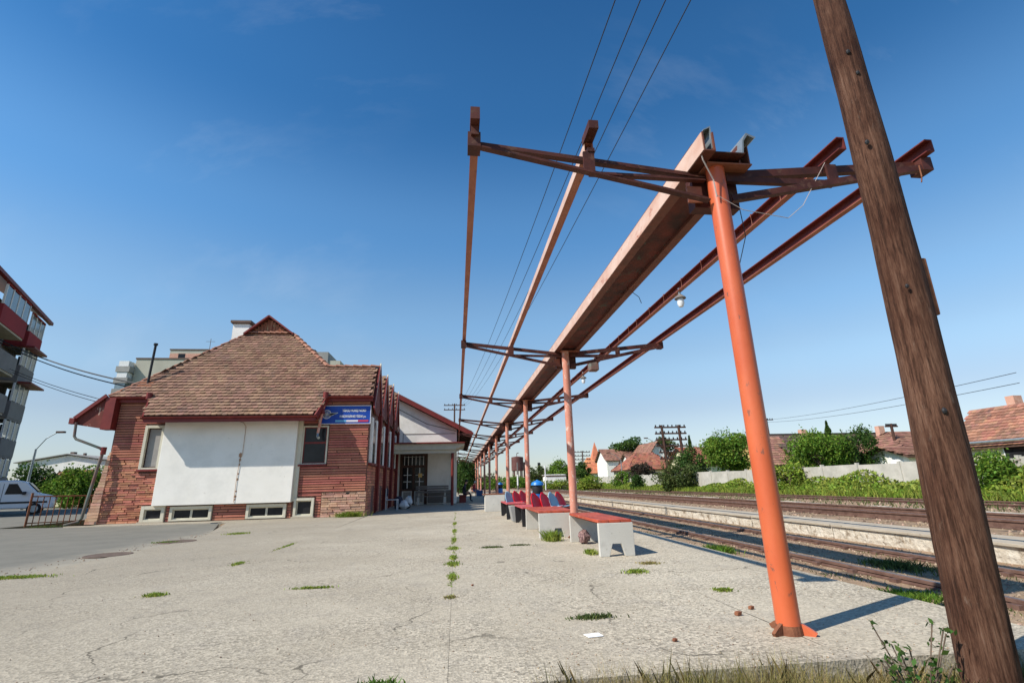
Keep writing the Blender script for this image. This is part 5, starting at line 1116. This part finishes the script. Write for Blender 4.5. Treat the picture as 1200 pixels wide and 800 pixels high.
# left
tree((-38.2, 50, 0), 3.7, 2.4, 2.2, 1.9, 'leafdark', 'dark green tree behind the white van', 5000, .28, 32)
tree((-34.6, 50, 0), 2.8, 2.2, 2.0, 1.5, 'leafmid', 'green hedge like bush right of the dark tree on the left', 4500, .26, 28, cat='bush', name='bush')
tree((-29.6, 44, 0), 3.6, 1.7, 1.8, 2.1, 'leafmid', 'green tree close to the station corner', 5000, .26, 30)
tree((-46.5, 56, 0), 3.2, 1.6, 1.6, 1.4, 'leafdark', 'small dark tree beside the apartment block foot', 2600, .3, 20)

# ---------------------------------------------------------------- concrete fence
fn = thing('concrete_fence', 'long grey precast concrete panel fence beyond the weeds', 'fence', (20.0, 10, 0))
y = 6.0
for i in range(42):
    zt = 1.52+random.uniform(-.04, .04); lean = random.uniform(-.03, .03)
    emit('fence_panel', MB().prism([(20.0, y+.06, -.1), (20.0, y+2.38, -.1), (20.0+lean, y+2.38, zt), (20.0+lean, y+.06, zt+random.uniform(-.03, .03))], (.07, 0, 0)), 'fence', fn)
    emit('fence_post', MB().box(19.95, 20.1, y-.07, y+.055, -.1, zt+.08), 'fence', fn); y += 2.45

# ---------------------------------------------------------------- background houses
def gable_house(name, label, x0, x1, y0, y1, ze, zr, ridge, wallm, roofm, tw=.35, ex=.32, over=.35, hip=0.0, chimneys=(), windows=(), real=True):
    t = thing(name, label, 'house', ((x0+x1)/2, (y0+y1)/2, 0), group='houses beyond the fence')
    o = over
    if ridge == 'y':
        xm = (x0+x1)/2; a, b = y0+hip, y1-hip
        emit('wall', MB().prism([(x0, y0, -.1), (x1, y0, -.1), (x1, y0, ze), (xm, y0+.0, zr if not hip else ze), (x0, y0, ze)], (0, y1-y0, 0)), wallm, t)
        dz = (zr-ze)/(xm-x0)*o
        pl = [[Vector((x0-o, y0-o, ze-dz)), Vector((x0-o, y1+o, ze-dz)), Vector((xm, (b if hip else y1+o), zr)), Vector((xm, (a if hip else y0-o), zr))],
              [Vector((x1+o, y0-o, ze-dz)), Vector((x1+o, y1+o, ze-dz)), Vector((xm, (b if hip else y1+o), zr)), Vector((xm, (a if hip else y0-o), zr))]]
        if hip: pl += [[Vector((x0-o, y0-o, ze-dz)), Vector((x1+o, y0-o, ze-dz)), Vector((xm, a, zr))], [Vector((x0-o, y1+o, ze-dz)), Vector((x1+o, y1+o, ze-dz)), Vector((xm, b, zr))]]
        us = [(0, 1, 0), (0, 1, 0), (1, 0, 0), (1, 0, 0)]
    else:
        ym = (y0+y1)/2; a, b = x0+hip, x1-hip
        emit('wall', MB().prism([(x0, y0, -.1), (x0, y1, -.1), (x0, y1, ze), (x0, ym, zr if not hip else ze), (x0, y0, ze)], (x1-x0, 0, 0)), wallm, t)
        dz = (zr-ze)/(ym-y0)*o
        pl = [[Vector((x0-o, y0-o, ze-dz)), Vector((x1+o, y0-o, ze-dz)), Vector(((b if hip else x1+o), ym, zr)), Vector(((a if hip else x0-o), ym, zr))],
              [Vector((x0-o, y1+o, ze-dz)), Vector((x1+o, y1+o, ze-dz)), Vector(((b if hip else x1+o), ym, zr)), Vector(((a if hip else x0-o), ym, zr))]]
        if hip: pl += [[Vector((x0-o, y0-o, ze-dz)), Vector((x0-o, y1+o, ze-dz)), Vector((a, ym, zr))], [Vector((x1+o, y0-o, ze-dz)), Vector((x1+o, y1+o, ze-dz)), Vector((b, ym, zr))]]
        us = [(1, 0, 0), (1, 0, 0), (0, 1, 0), (0, 1, 0)]
    mb = MB()
    for p in pl: mb.prism([q+Vector((0, 0, .03)) for q in p], (0, 0, -.12))
    rf = emit('roof', mb, 'tilebed', t)
    for p, u in zip(pl, us): tiles('roof_tiles', roofm, p, rf, tw, ex, U=u, th=.05, lift=.06, jit=1.5)
    for (cx_, cy_, cz_) in chimneys:
        c = emit('chimney', MB().box(cx_-.3, cx_+.3, cy_-.25, cy_+.25, ze, cz_), 'brickpale', rf); 
    for (wx0, wx1, wy0, wy1, wz0, wz1) in windows:
        w = emit('window', MB().box(wx0, wx1, wy0, wy1, wz0, wz1), 'white', t); g = .08
        if wx1-wx0 < wy1-wy0: emit('pane', MB().box(wx0-.02, wx0-.002, wy0+g, wy1-g, wz0+g, wz1-g), 'glass', w)
        else: emit('pane', MB().box(wx0+g, wx1-g, wy0-.02, wy0-.002, wz0+g, wz1-g), 'glass', w)
    return t
# right cream house
h = gable_house('cream_house', 'cream house with worn red tile roof behind the fence, nearest the pole', 32.9, 36.9, 14, 29.2, 2.85, 5.0, 'y', 'creamwall', 'tileworn', tw=.28, ex=.26, chimneys=((35.2, 27.0, 5.6),), windows=((32.84, 32.9, 24.6, 26.6, 1.5, 2.6), (32.84, 32.9, 19, 20.6, 1.4, 2.5)))
emit('gutter', MB().tube([(32.45, 13.6, 2.78), (32.45, 29.6, 2.78)], .08, 8), 'zinc', h)
emit('antenna_mast', MB().tube([(34.2, 25.6, 4.2), (34.2, 25.6, 5.3)], .04, 6), 'rust', h)
gable_house('brown_roof_house', 'house with brown hipped roof and white outbuilding behind the fence', 30.8, 38, 31.0, 38, 2.4, 4.1, 'x', 'creamwall', 'tilebrown', hip=2.4)
h = gable_house('low_outbuilding', 'low white outbuilding with small tiled roof beside the pole', 27.6, 30.3, 27.8, 31.0, 2.15, 2.65, 'x', 'wallwhite', 'tilebrown')
t = thing('satellite_dish', 'white satellite dish on the low white outbuilding', 'dish', (27.3, 28.3, 1.2)); emit('dish_bowl', MB().tube([(27.38, 28.42, 1.45), (27.3, 28.3, 1.5)], [.15, .42], 18), 'white', t, smooth=True); emit('dish_arm', MB().tube([(27.4, 28.4, 0), (27.4, 28.4, 1.5)], .03, 6), 'zinc', t)
h = gable_house('long_dark_roof_house', 'long house with dark roof hidden behind the garden trees', 30.8, 46, 42, 50, 2.7, 4.95, 'x', 'yellow', 'tiledark', chimneys=((34.6, 46, 5.5), (41.8, 44.5, 5.6)))
gable_house('ochre_house', 'ochre walled house with tiled gable end behind the light green bush', 27.9, 31.0, 42.5, 47.5, 2.3, 4.7, 'x', 'yellow', 'tilebrown')
gable_house('red_roof_house', 'bright red roofed house behind the twin telegraph poles', 29.5, 38, 60, 67, 2.9, 5.0, 'x', 'creamwall', 'tilered', chimneys=())
gable_house('red_and_brown_roof_house', 'low house with long red and brown roof left of the bushes', 24.0, 31.5, 68, 75, 2.6, 4.9, 'x', 'creamwall', 'tilered', hip=2.5, windows=((25.5, 26.5, 67.94, 68, 1.0, 2.1), (27.5, 28.5, 67.94, 68, 1.0, 2.1)))
gable_house('brown_house', 'brown roofed house with white gable next to the church', 30.6, 35.5, 84, 92, 3.3, 5.6, 'x', 'wallwhite', 'tilebrown')
gable_house('white_gable_house', 'house with white triangular gable above the red roofs', 34.5, 39.0, 88, 97, 4.8, 7.7, 'y', 'wallwhite', 'tilebrown', over=.5)
gable_house('far_tiled_house', 'far house with pale brown roof above the red roof', 29.5, 35.5, 96, 103, 5.0, 7.2, 'x', 'wallwhite', 'tilebrown')
h = gable_house('trackside_hut', 'small white trackside hut left of the second column', 12.6, 15.4, 70, 73, 1.9, 2.0, 'x', 'wallwhite', 'wallwhite', over=.05)
h = gable_house('white_railway_hut', 'small white flat railway building beyond the signal', 13.6, 18.6, 96, 100, 2.25, 2.4, 'x', 'wallwhite', 'tin', over=.2, windows=((14.6, 15.2, 95.94, 96, .9, 1.7), (16.8, 17.4, 95.94, 96, .9, 1.7)))
# church
t = thing('church', 'church with orange hipped roof, three dormers and pointed spire', 'church', (35, 122, 0))
emit('wall', MB().box(31.5, 39.3, 118, 128, 0, 3.0), 'wallwhite', t)
P = [Vector((31.0, 117.4, 2.8)), Vector((39.8, 117.4, 2.8)), Vector((38.9, 122, 6.7)), Vector((32.4, 122, 6.7))]
rf = emit('roof', MB().prism([p for p in P], (0, .05, -.1)).prism([Vector((31.0, 128.6, 2.8)), Vector((39.8, 128.6, 2.8)), Vector((38.9, 122.1, 6.7)), Vector((32.4, 122.1, 6.7))], (0, 0, -.1)).prism([P[0], P[3], Vector((32.4, 122.1, 6.7)), Vector((31, 128.6, 2.8))], (-.05, 0, -.05)), 'tileorange', t)
tiles('roof_tiles', 'tileorange', P, rf, .6, .45, U=(1, 0, 0), th=.06)
for x in (34.3, 36.2, 38.0):
    d = emit('dormer', MB().prism([(x-.45, 118.0, 3.7), (x+.45, 118.0, 3.7), (x, 118.0, 4.7)], (0, 1.2, 0)), 'tileorange', rf); emit('dormer_opening', MB().prism([(x-.28, 117.97, 3.75), (x+.28, 117.97, 3.75), (x, 117.97, 4.4)], (0, .02, 0)), 'black', rf)
sp_ = emit('spire', MB().add([(33.5, 121.3, 6.2), (35.9, 121.3, 6.2), (35.9, 123.7, 6.2), (33.5, 123.7, 6.2), (33.8, 121.6, 7.0), (35.6, 121.6, 7.0), (35.6, 123.4, 7.0), (33.8, 123.4, 7.0), (34.7, 122.5, 10.6)], [(0, 1, 5, 4), (1, 2, 6, 5), (2, 3, 7, 6), (3, 0, 4, 7), (4, 5, 8), (5, 6, 8), (6, 7, 8), (7, 4, 8)]), 'tileorange', t)
for x in (32.2, 33.6, 35.0, 36.4, 37.8): emit('window', MB().box(x, x+.5, 117.94, 118, 1.0, 2.4), 'glass', t)

# telegraph structures
def tpole(loc, h, label, arms=4, w=1.2, cat='telegraph pole', m_='darkwood'):
    t = thing('telegraph_pole', label, cat, loc, group='telegraph poles'); x, y, z = loc
    emit('shaft', MB().tube([(x, y, z-.2), (x, y, z+h)], [.13, .09], 8), m_, t)
    for i in range(arms):
        zz = z+h-.25-i*.55; emit('crossarm', MB().box(x-w, x+w, y-.05, y+.05, zz, zz+.1), m_, t)
        mb = MB()
        for q in range(6): mb.box(x-w+.1+q*(2*w-.2)/5-.04, x-w+.1+q*(2*w-.2)/5+.04, y-.04, y+.04, zz+.1, zz+.24)
        emit('insulators', mb, 'black', t, kind='stuff')
    return t
t = thing('twin_telegraph_pole', 'dark H shaped double telegraph pole with six crossarms above the bush', 'telegraph pole', (21.6, 48, 0))
for x in (20.75, 22.55): emit('shaft', MB().tube([(x+.25, 48, -.2), (x, 48, 6.35)], [.17, .13], 8), 'darkwood', t)
for i in range(6):
    zz = 6.05-i*.62; wx = 1.65-(.25 if i > 3 else 0)
    emit('crossarm', MB().box(21.65-wx, 21.65+wx, 47.9, 48.1, zz, zz+.14), 'darkwood', t); mb = MB()
    for q in range(8): mb.box(21.65-wx+.12+q*(2*wx-.24)/7-.05, 21.65-wx+.12+q*(2*wx-.24)/7+.05, 47.95, 48.05, zz+.14, zz+.32)
    emit('insulators', mb, 'black', t, kind='stuff')
tpole((19.0, 74, 0), 5.5, 'dark telegraph pole with crossarms between the second column and the church', 4, 1.2)
tpole((-0.3, 60, 0), 10.6, 'distant pole with two crossarms above the porch roof', 2, 1.3)
tpole((40.4, 60, 0), 8.4, 'thin pole carrying the power lines behind the front column', 1, .9)
tpole((32.0, 33.0, 0), 4.6, 'small wooden pole with crossarm over the brown hipped roof', 1, .5)
def street_lamp(loc, h, dx, label, w=1.0, m_='zinc'):
    t = thing('street_lamp', label, 'street lamp', loc, group='street lamps'); x, y, z = loc
    emit('lamp_post', MB().tube([(x, y, z), (x, y, z+h*.78), ], [.11, .07], 8), m_, t)
    emit('lamp_arm', MB().tube([(x, y, z+h*.77), (x+dx*.45, y, z+h*.92), (x+dx, y, z+h)], .035, 6), m_, t)
    emit('lamp_head', MB().box(x+dx-.05, x+dx+.55*w if dx > 0 else x+dx+.05, y-.12, y+.12, z+h-.05, z+h+.09) if dx > 0 else MB().box(x+dx-.5*w, x+dx+.05, y-.12, y+.12, z+h-.05, z+h+.09), 'darkwood', t, bevel=.02)
street_lamp((-32.6, 42.5, 0), 5.75, 1.25, 'grey street lamp with curved arm behind the white van')
street_lamp((29.6, 70, 0), 6.9, -1.7, 'street lamp with long arm beside the white gable house')
street_lamp((23.6, 70, 0), 4.9, -1.6, 'slim street lamp in front of the church roof')
# signal
t = thing('railway_signal', 'black railway signal on a short mast beyond the bin', 'signal', (14.9, 90, 0))
emit('mast', MB().tube([(14.9, 90, 0), (14.9, 90, 3.0)], .07, 8), 'greywood', t); emit('signal_head', MB().box(14.65, 15.15, 89.9, 90.1, 3.0, 4.5), 'black', t, bevel=.05); emit('signal_head', MB().box(14.65, 15.15, 89.9, 90.1, 2.1, 2.9), 'black', t, bevel=.05)
t = thing('marker_post', 'slender white post before the trackside hut', 'post', (11.2, 63, 0)); emit('shaft', MB().tube([(11.2, 63, 0), (11.2, 63, 3.1)], .07, 8), 'white', t)
t = thing('marker_post', 'white and dark marker post in front of the water tower', 'post', (8.75, 72, 0)); emit('shaft', MB().tube([(8.75, 72, 0), (8.75, 72, 3.9)], .10, 8), 'greywood', t); emit('white_band', MB().tube([(8.75, 72, .7), (8.75, 72, 2.2)], .115, 8), 'white', t)
# water tower
t = thing('water_tower', 'dark rusty cylindrical water tank on stilts beyond the platform', 'water tower', (12.9, 106, 0))
emit('tank', MB().lathe([(1.15, 3.5), (1.28, 3.6), (1.28, 6.3), (1.2, 6.35), (.3, 6.5)], (12.9, 106, 0), 24), 'tank', t, smooth=True)
for i in range(8):
    a = i*math.pi/4; emit('leg', MB().tube([(12.9+1.0*math.cos(a), 106+1.0*math.sin(a), 0), (12.9+1.0*math.cos(a), 106+1.0*math.sin(a), 3.55)], .09, 6), 'tank', t)
emit('vent_pipe', MB().tube([(12.8, 106, 6.4), (12.8, 106, 7.1), (13.2, 106, 7.25)], .1, 6), 'tank', t)
emit('ladder', MB().box(14.2, 14.75, 105.9, 106.1, 2.2, 5.3), 'tiledark', t)

# ---------------------------------------------------------------- left: red apartment block
ab = thing('red_apartment_block', 'dark red and grey apartment block with stacked balconies beyond the parked van', 'building', (-33, 38, 0))
P0 = Vector((-32.1, 40, 0)); U_ = Vector((.406, -.914, 0)); N_ = Vector((.914, .406, 0))
def fbox(u0, u1, n0, n1, z0, z1, nm, m_, par=ab, bevel=0):
    o = P0+U_*u0+N_*n0+Vector((0, 0, z0)); return emit(nm, MB().obox(o, U_*(u1-u0), N_*(n1-n0), (0, 0, z1-z0)), m_, par, bevel=bevel)
fbox(0, 13.5, -12, -1.25, 0, 14.0, 'wall', 'blockgrey')
rf = emit('roof', MB().prism([P0+U_*(-.2)+N_*(.2)+Vector((0, 0, 14.0)), P0+U_*14+N_*.35+Vector((0, 0, 14.0)), P0+U_*14+N_*(-5)+Vector((0, 0, 17.2)), P0+U_*1.5+N_*(-5)+Vector((0, 0, 17.2))], (0, 0, .18)), 'redtrim', ab)
emit('roof_edge', MB().bar(P0+U_*(-.2)+N_*.22+Vector((0, 0, 13.98)), P0+U_*14+N_*.38+Vector((0, 0, 13.98)), .25, .22), 'redtrim', rf)
FH = 2.55; zt = 13.9
for f in range(5):
    z1 = zt-f*FH; z0 = z1-FH
    red = f == 0; bm = 'blockred' if red else 'blockgrey'
    for (ua, ub, dep, st_) in ((0.0, 3.0, 0.0, 1), (5.0, 9.5, 0.35, 0)):
        # balcony parapet
        bal = fbox(ua, ub, -1.24, dep, z0, z0+1.15, 'balcony', bm, bevel=.02)
        fbox(ua+.05, ub-.05, -1.2, dep-.05, z0-.12, z0-.002, 'balcony_slab', 'coping', bal)
        if st_ or red:
            n = 4 if ub-ua > 3.5 else 3; w = (ub-ua)/n
            for q in range(n):
                fbox(ua+q*w+.08, ua+(q+1)*w-.08, dep-.12, dep-.06, z0+1.2, z1-.18, 'window_pane', 'glassblue', bal)
                fbox(ua+q*w-.04 if q else ua, ua+q*w+.07, dep-.14, dep-.03, z0+1.151, z1-.121, 'window_post', 'white', bal)
            fbox(ub-.07, ub, dep-.14, dep-.03, z0+1.151, z1-.121, 'window_post', 'white', bal)
            fbox(ua, ub, dep-.14, dep-.02, z1-.12, z1-.001, 'window_head', bm, bal)
            for nn_ in (-1.1, -.6): fbox(ua-.0, ua+.04, nn_, nn_+.4, z0+1.2, z1-.18, 'window_pane', 'glassblue', bal)
        else:
            fbox(ua+.3, ub-.5, -1.249, -1.2, z0+.9, z1-.4, 'window_pane', 'glass', bal); fbox(ua+1.5, ua+1.6, -1.199, -1.15, z0+.9, z1-.4, 'window_post', 'white', bal)
    fbox(3.3, 4.6, -1.249, -1.19, z0+.9, z1-.35, 'window', 'glass'); fbox(9.9, 11.2, -1.249, -1.19, z0+.9, z1-.35, 'window', 'glass')
fbox(.0, 3.1, -1.24, .5, 11.25, 11.38, 'awning', 'redtrim'); fbox(-.4, 2.8, -1.24, .7, 8.7, 8.82, 'awning', 'redtrim')
fbox(0, 13.5, -1.24, -1.0, 0, 1.1, 'shop_front', 'blockred'); fbox(0.4, 9, -1.0, -.97, .2, 1.0, 'shop_window', 'glass')
t = thing('oval_shop_sign', 'oval white and green shop sign on the apartment block ground floor', 'sign', (-31.0, 36.5, 2.0))
cc_ = P0+U_*2.5+N_*.1+Vector((0, 0, 1.9))-Vector((0, 0, 0))
emit('sign_panel', MB().prism([cc_+U_*(.75*math.cos(a))+Vector((0, 0, .32*math.sin(a))) for a in [i*math.pi/10 for i in range(20)]], N_*.08), 'greenpole', t)
emit('sign_face', MB().prism([cc_+N_*.085+U_*(.62*math.cos(a))+Vector((0, 0, .22*math.sin(a))) for a in [i*math.pi/10 for i in range(20)]], N_*.02), 'white', t)
# far grey block
gb = thing('grey_apartment_block', 'pale grey flat roofed apartment block rising behind the station roof', 'building', (-45, 92, 0))
emit('wall', MB().box(-57.0, -24.5, 91, 104, 0, 23.9), 'beige', gb)
emit('upper_storey', MB().box(-52.2, -26.8, 92, 103, 23.9, 25.9), 'beige', gb)
emit('parapet', MB().box(-57.1, -24.4, 90.9, 104.1, 23.901, 24.15), 'tiledark', gb); emit('parapet', MB().box(-52.3, -26.7, 91.9, 103.1, 25.901, 26.1), 'tiledark', gb)
for z in (16.2, 18.2, 20.2, 22.2):
    emit('balcony', MB().box(-59.2, -57.0, 89.6, 92, z-.9, z+.1), 'grey', gb)
    emit('balcony_window', MB().box(-58.9, -57.3, 89.7, 92, z+.11, z+1.05), 'white' if z != 18.2 else 'glassblue', gb)
for x, z in ((-48.6, 21.2), (-48.6, 18.4), (-44.0, 21.2)): emit('window', MB().box(x, x+1.1, 90.95, 91, z, z+1.9), 'glass', gb)
for x in (-50.7, -46.5, -42.5): emit('window', MB().box(x, x+1.2, 91.95, 92, 24.3, 25.2), 'glass', gb)
emit('brick_band', MB().box(-52.15, -44, 91.96, 91.99, 24.2, 25.25), 'brickpale', gb)
emit('stair_tower', MB().box(-27.2, -23.8, 90.2, 100, 23, 25.2), 'grey', gb); emit('stair_tower', MB().box(-23.8, -21.6, 90.4, 100, 10, 23.6), 'beige', gb)
emit('antenna', MB().tube([(-47, 95, 26), (-47, 95, 29)], .05, 5).box(-47.8, -46.2, 94.97, 95.03, 28.4, 28.46), 'greywood', gb)
# left middle distance: white gabled hall and red roof house
t = thing('white_hall', 'long pale hall with shallow grey roof behind the trees on the left', 'building', (-44, 64, 0))
emit('wall', MB().prism([(-49, 62, 0), (-38, 62, 0), (-38, 62, 4.3), (-44.0, 62, 5.3), (-49, 62, 4.5)], (0, 14, 0)), 'wallwhite', t)
emit('roof', MB().prism([(-49.3, 61.7, 4.5), (-44.0, 61.7, 5.4), (-44, 76, 5.4), (-49.3, 76, 4.5)], (0, 0, .1)).prism([(-44.0, 61.7, 5.4), (-37.7, 61.7, 4.35), (-37.7, 76, 4.35), (-44, 76, 5.4)], (0, 0, .1)), 'grey', t)
emit('roof_vent', MB().box(-44.6, -44.2, 63, 63.5, 5.3, 5.75).box(-43.2, -43.0, 63, 63.3, 5.2, 5.6), 'tiledark', t)
gable_house('red_roof_cottage', 'low cottage with dark red roof between the trees on the left', -42.0, -37.0, 55, 60, 2.0, 3.4, 'x', 'creamwall', 'tilered', hip=1.2)
# railing
rl = thing('iron_railing', 'dark iron railing left of the station corner', 'railing', (-13.7, 20, 0))
emit('rail_bar', MB().tube([(-14.75, 19.55, 1.0), (-12.95, 20.9, .98)], .025, 6), 'rust', rl); emit('rail_bar', MB().tube([(-14.75, 19.55, .12), (-12.95, 20.9, .12)], .02, 6), 'rust', rl)
for i in range(15):
    q = i/14; emit('baluster', MB().tube([(-14.75+1.8*q, 19.55+1.35*q, 0), (-14.75+1.8*q, 19.55+1.35*q, 1.0 if i % 14 else 1.12)], .014 if i % 14 else .035, 6), 'rust', rl)

# vehicles
def van(loc, rz, label, car=False):
    t = thing('parked_van' if not car else 'parked_car', label, 'van' if not car else 'car')
    L_ = 4.2; w = .85
    if car: prof = [(-2.0, .35), (-2.05, .75), (-1.85, .95), (-1.2, 1.0), (-.75, 1.42), (.75, 1.42), (1.35, .98), (1.9, .85), (2.05, .55), (2.0, .3)]
    else: prof = [(-2.05, .35), (-2.1, .9), (-2.0, 1.75), (-1.85, 1.85), (.35, 1.88), (.75, 1.8), (1.35, 1.15), (1.95, 1.0), (2.1, .75), (2.08, .32)]
    o = emit('body', MB().prism([(x, -w, z) for x, z in prof], (0, 2*w, 0)), 'car', t, bevel=.07, smooth=True)
    zs = (1.05, 1.36) if car else (1.12, 1.68)
    segs = [(-.95, -.1), (0, .85)] if car else [(-1.9, -1.15), (-1.0, -.2), (-.05, .75)]
    for s in (-1, 1):
        for a, b in segs: emit('window', MB().prism([(a+.03, s*(w+.004), zs[0]), (b, s*(w+.004), zs[0]), (b-.1 if b < .7 else b-.35, s*(w+.004), zs[1]), (a+.12, s*(w+.004), zs[1])], (0, s*.01, 0)), 'glass', t)
        emit('door_seam', MB().box(-1.08, -1.06, s*(w+.002)-.004, s*(w+.002)+.004, .4, 1.7 if not car else 1.0).box(-.13, -.11, s*(w+.002)-.004, s*(w+.002)+.004, .4, 1.7 if not car else 1.0), 'black', t)
        emit('side_moulding', MB().box(-1.9, 1.8, s*w-.015, s*w+.015, .62, .72), 'black', t)
        for x in (-1.3, 1.3):
            wh_ = emit('wheel', MB().tube([(x, s*(w-.14), .31), (x, s*(w+.03), .31)], .31, 20), 'tyre', t); emit('rim', MB().tube([(x, s*(w+.03), .31), (x, s*(w+.045), .31)], .19, 14), 'zinc', wh_)
        emit('headlight', MB().box(1.98, 2.12, s*.6-.15, s*.6+.15, .7, .86), 'globe', t, bevel=.02); emit('mirror', MB().box(.7, .85, s*(w+.03), s*(w+.2), 1.08, 1.25), 'black', t)
    emit('windscreen', MB().prism([(.84, -.7, 1.72), (.84, .7, 1.72), (1.32, .74, 1.21), (1.32, -.74, 1.21)], (.03, 0, .02)) if not car else MB().prism([(.82, -.68, 1.38), (.82, .68, 1.38), (1.3, .72, 1.03), (1.3, -.72, 1.03)], (.03, 0, .02)), 'glass', t)
    t.location = loc; t.rotation_euler = (0, 0, rz); return t
van((-25.3, 31.8, 0), math.radians(32), 'white panel van with side windows parked at the left behind the forecourt')
van((-28.6, 31.0, 0), math.radians(-20), 'white car cut by the left picture edge in front of the van', True)
van((-33.0, 50, 0), math.radians(25), 'white car seen behind the iron railing', True)
print('scene built', len(bpy.data.objects))
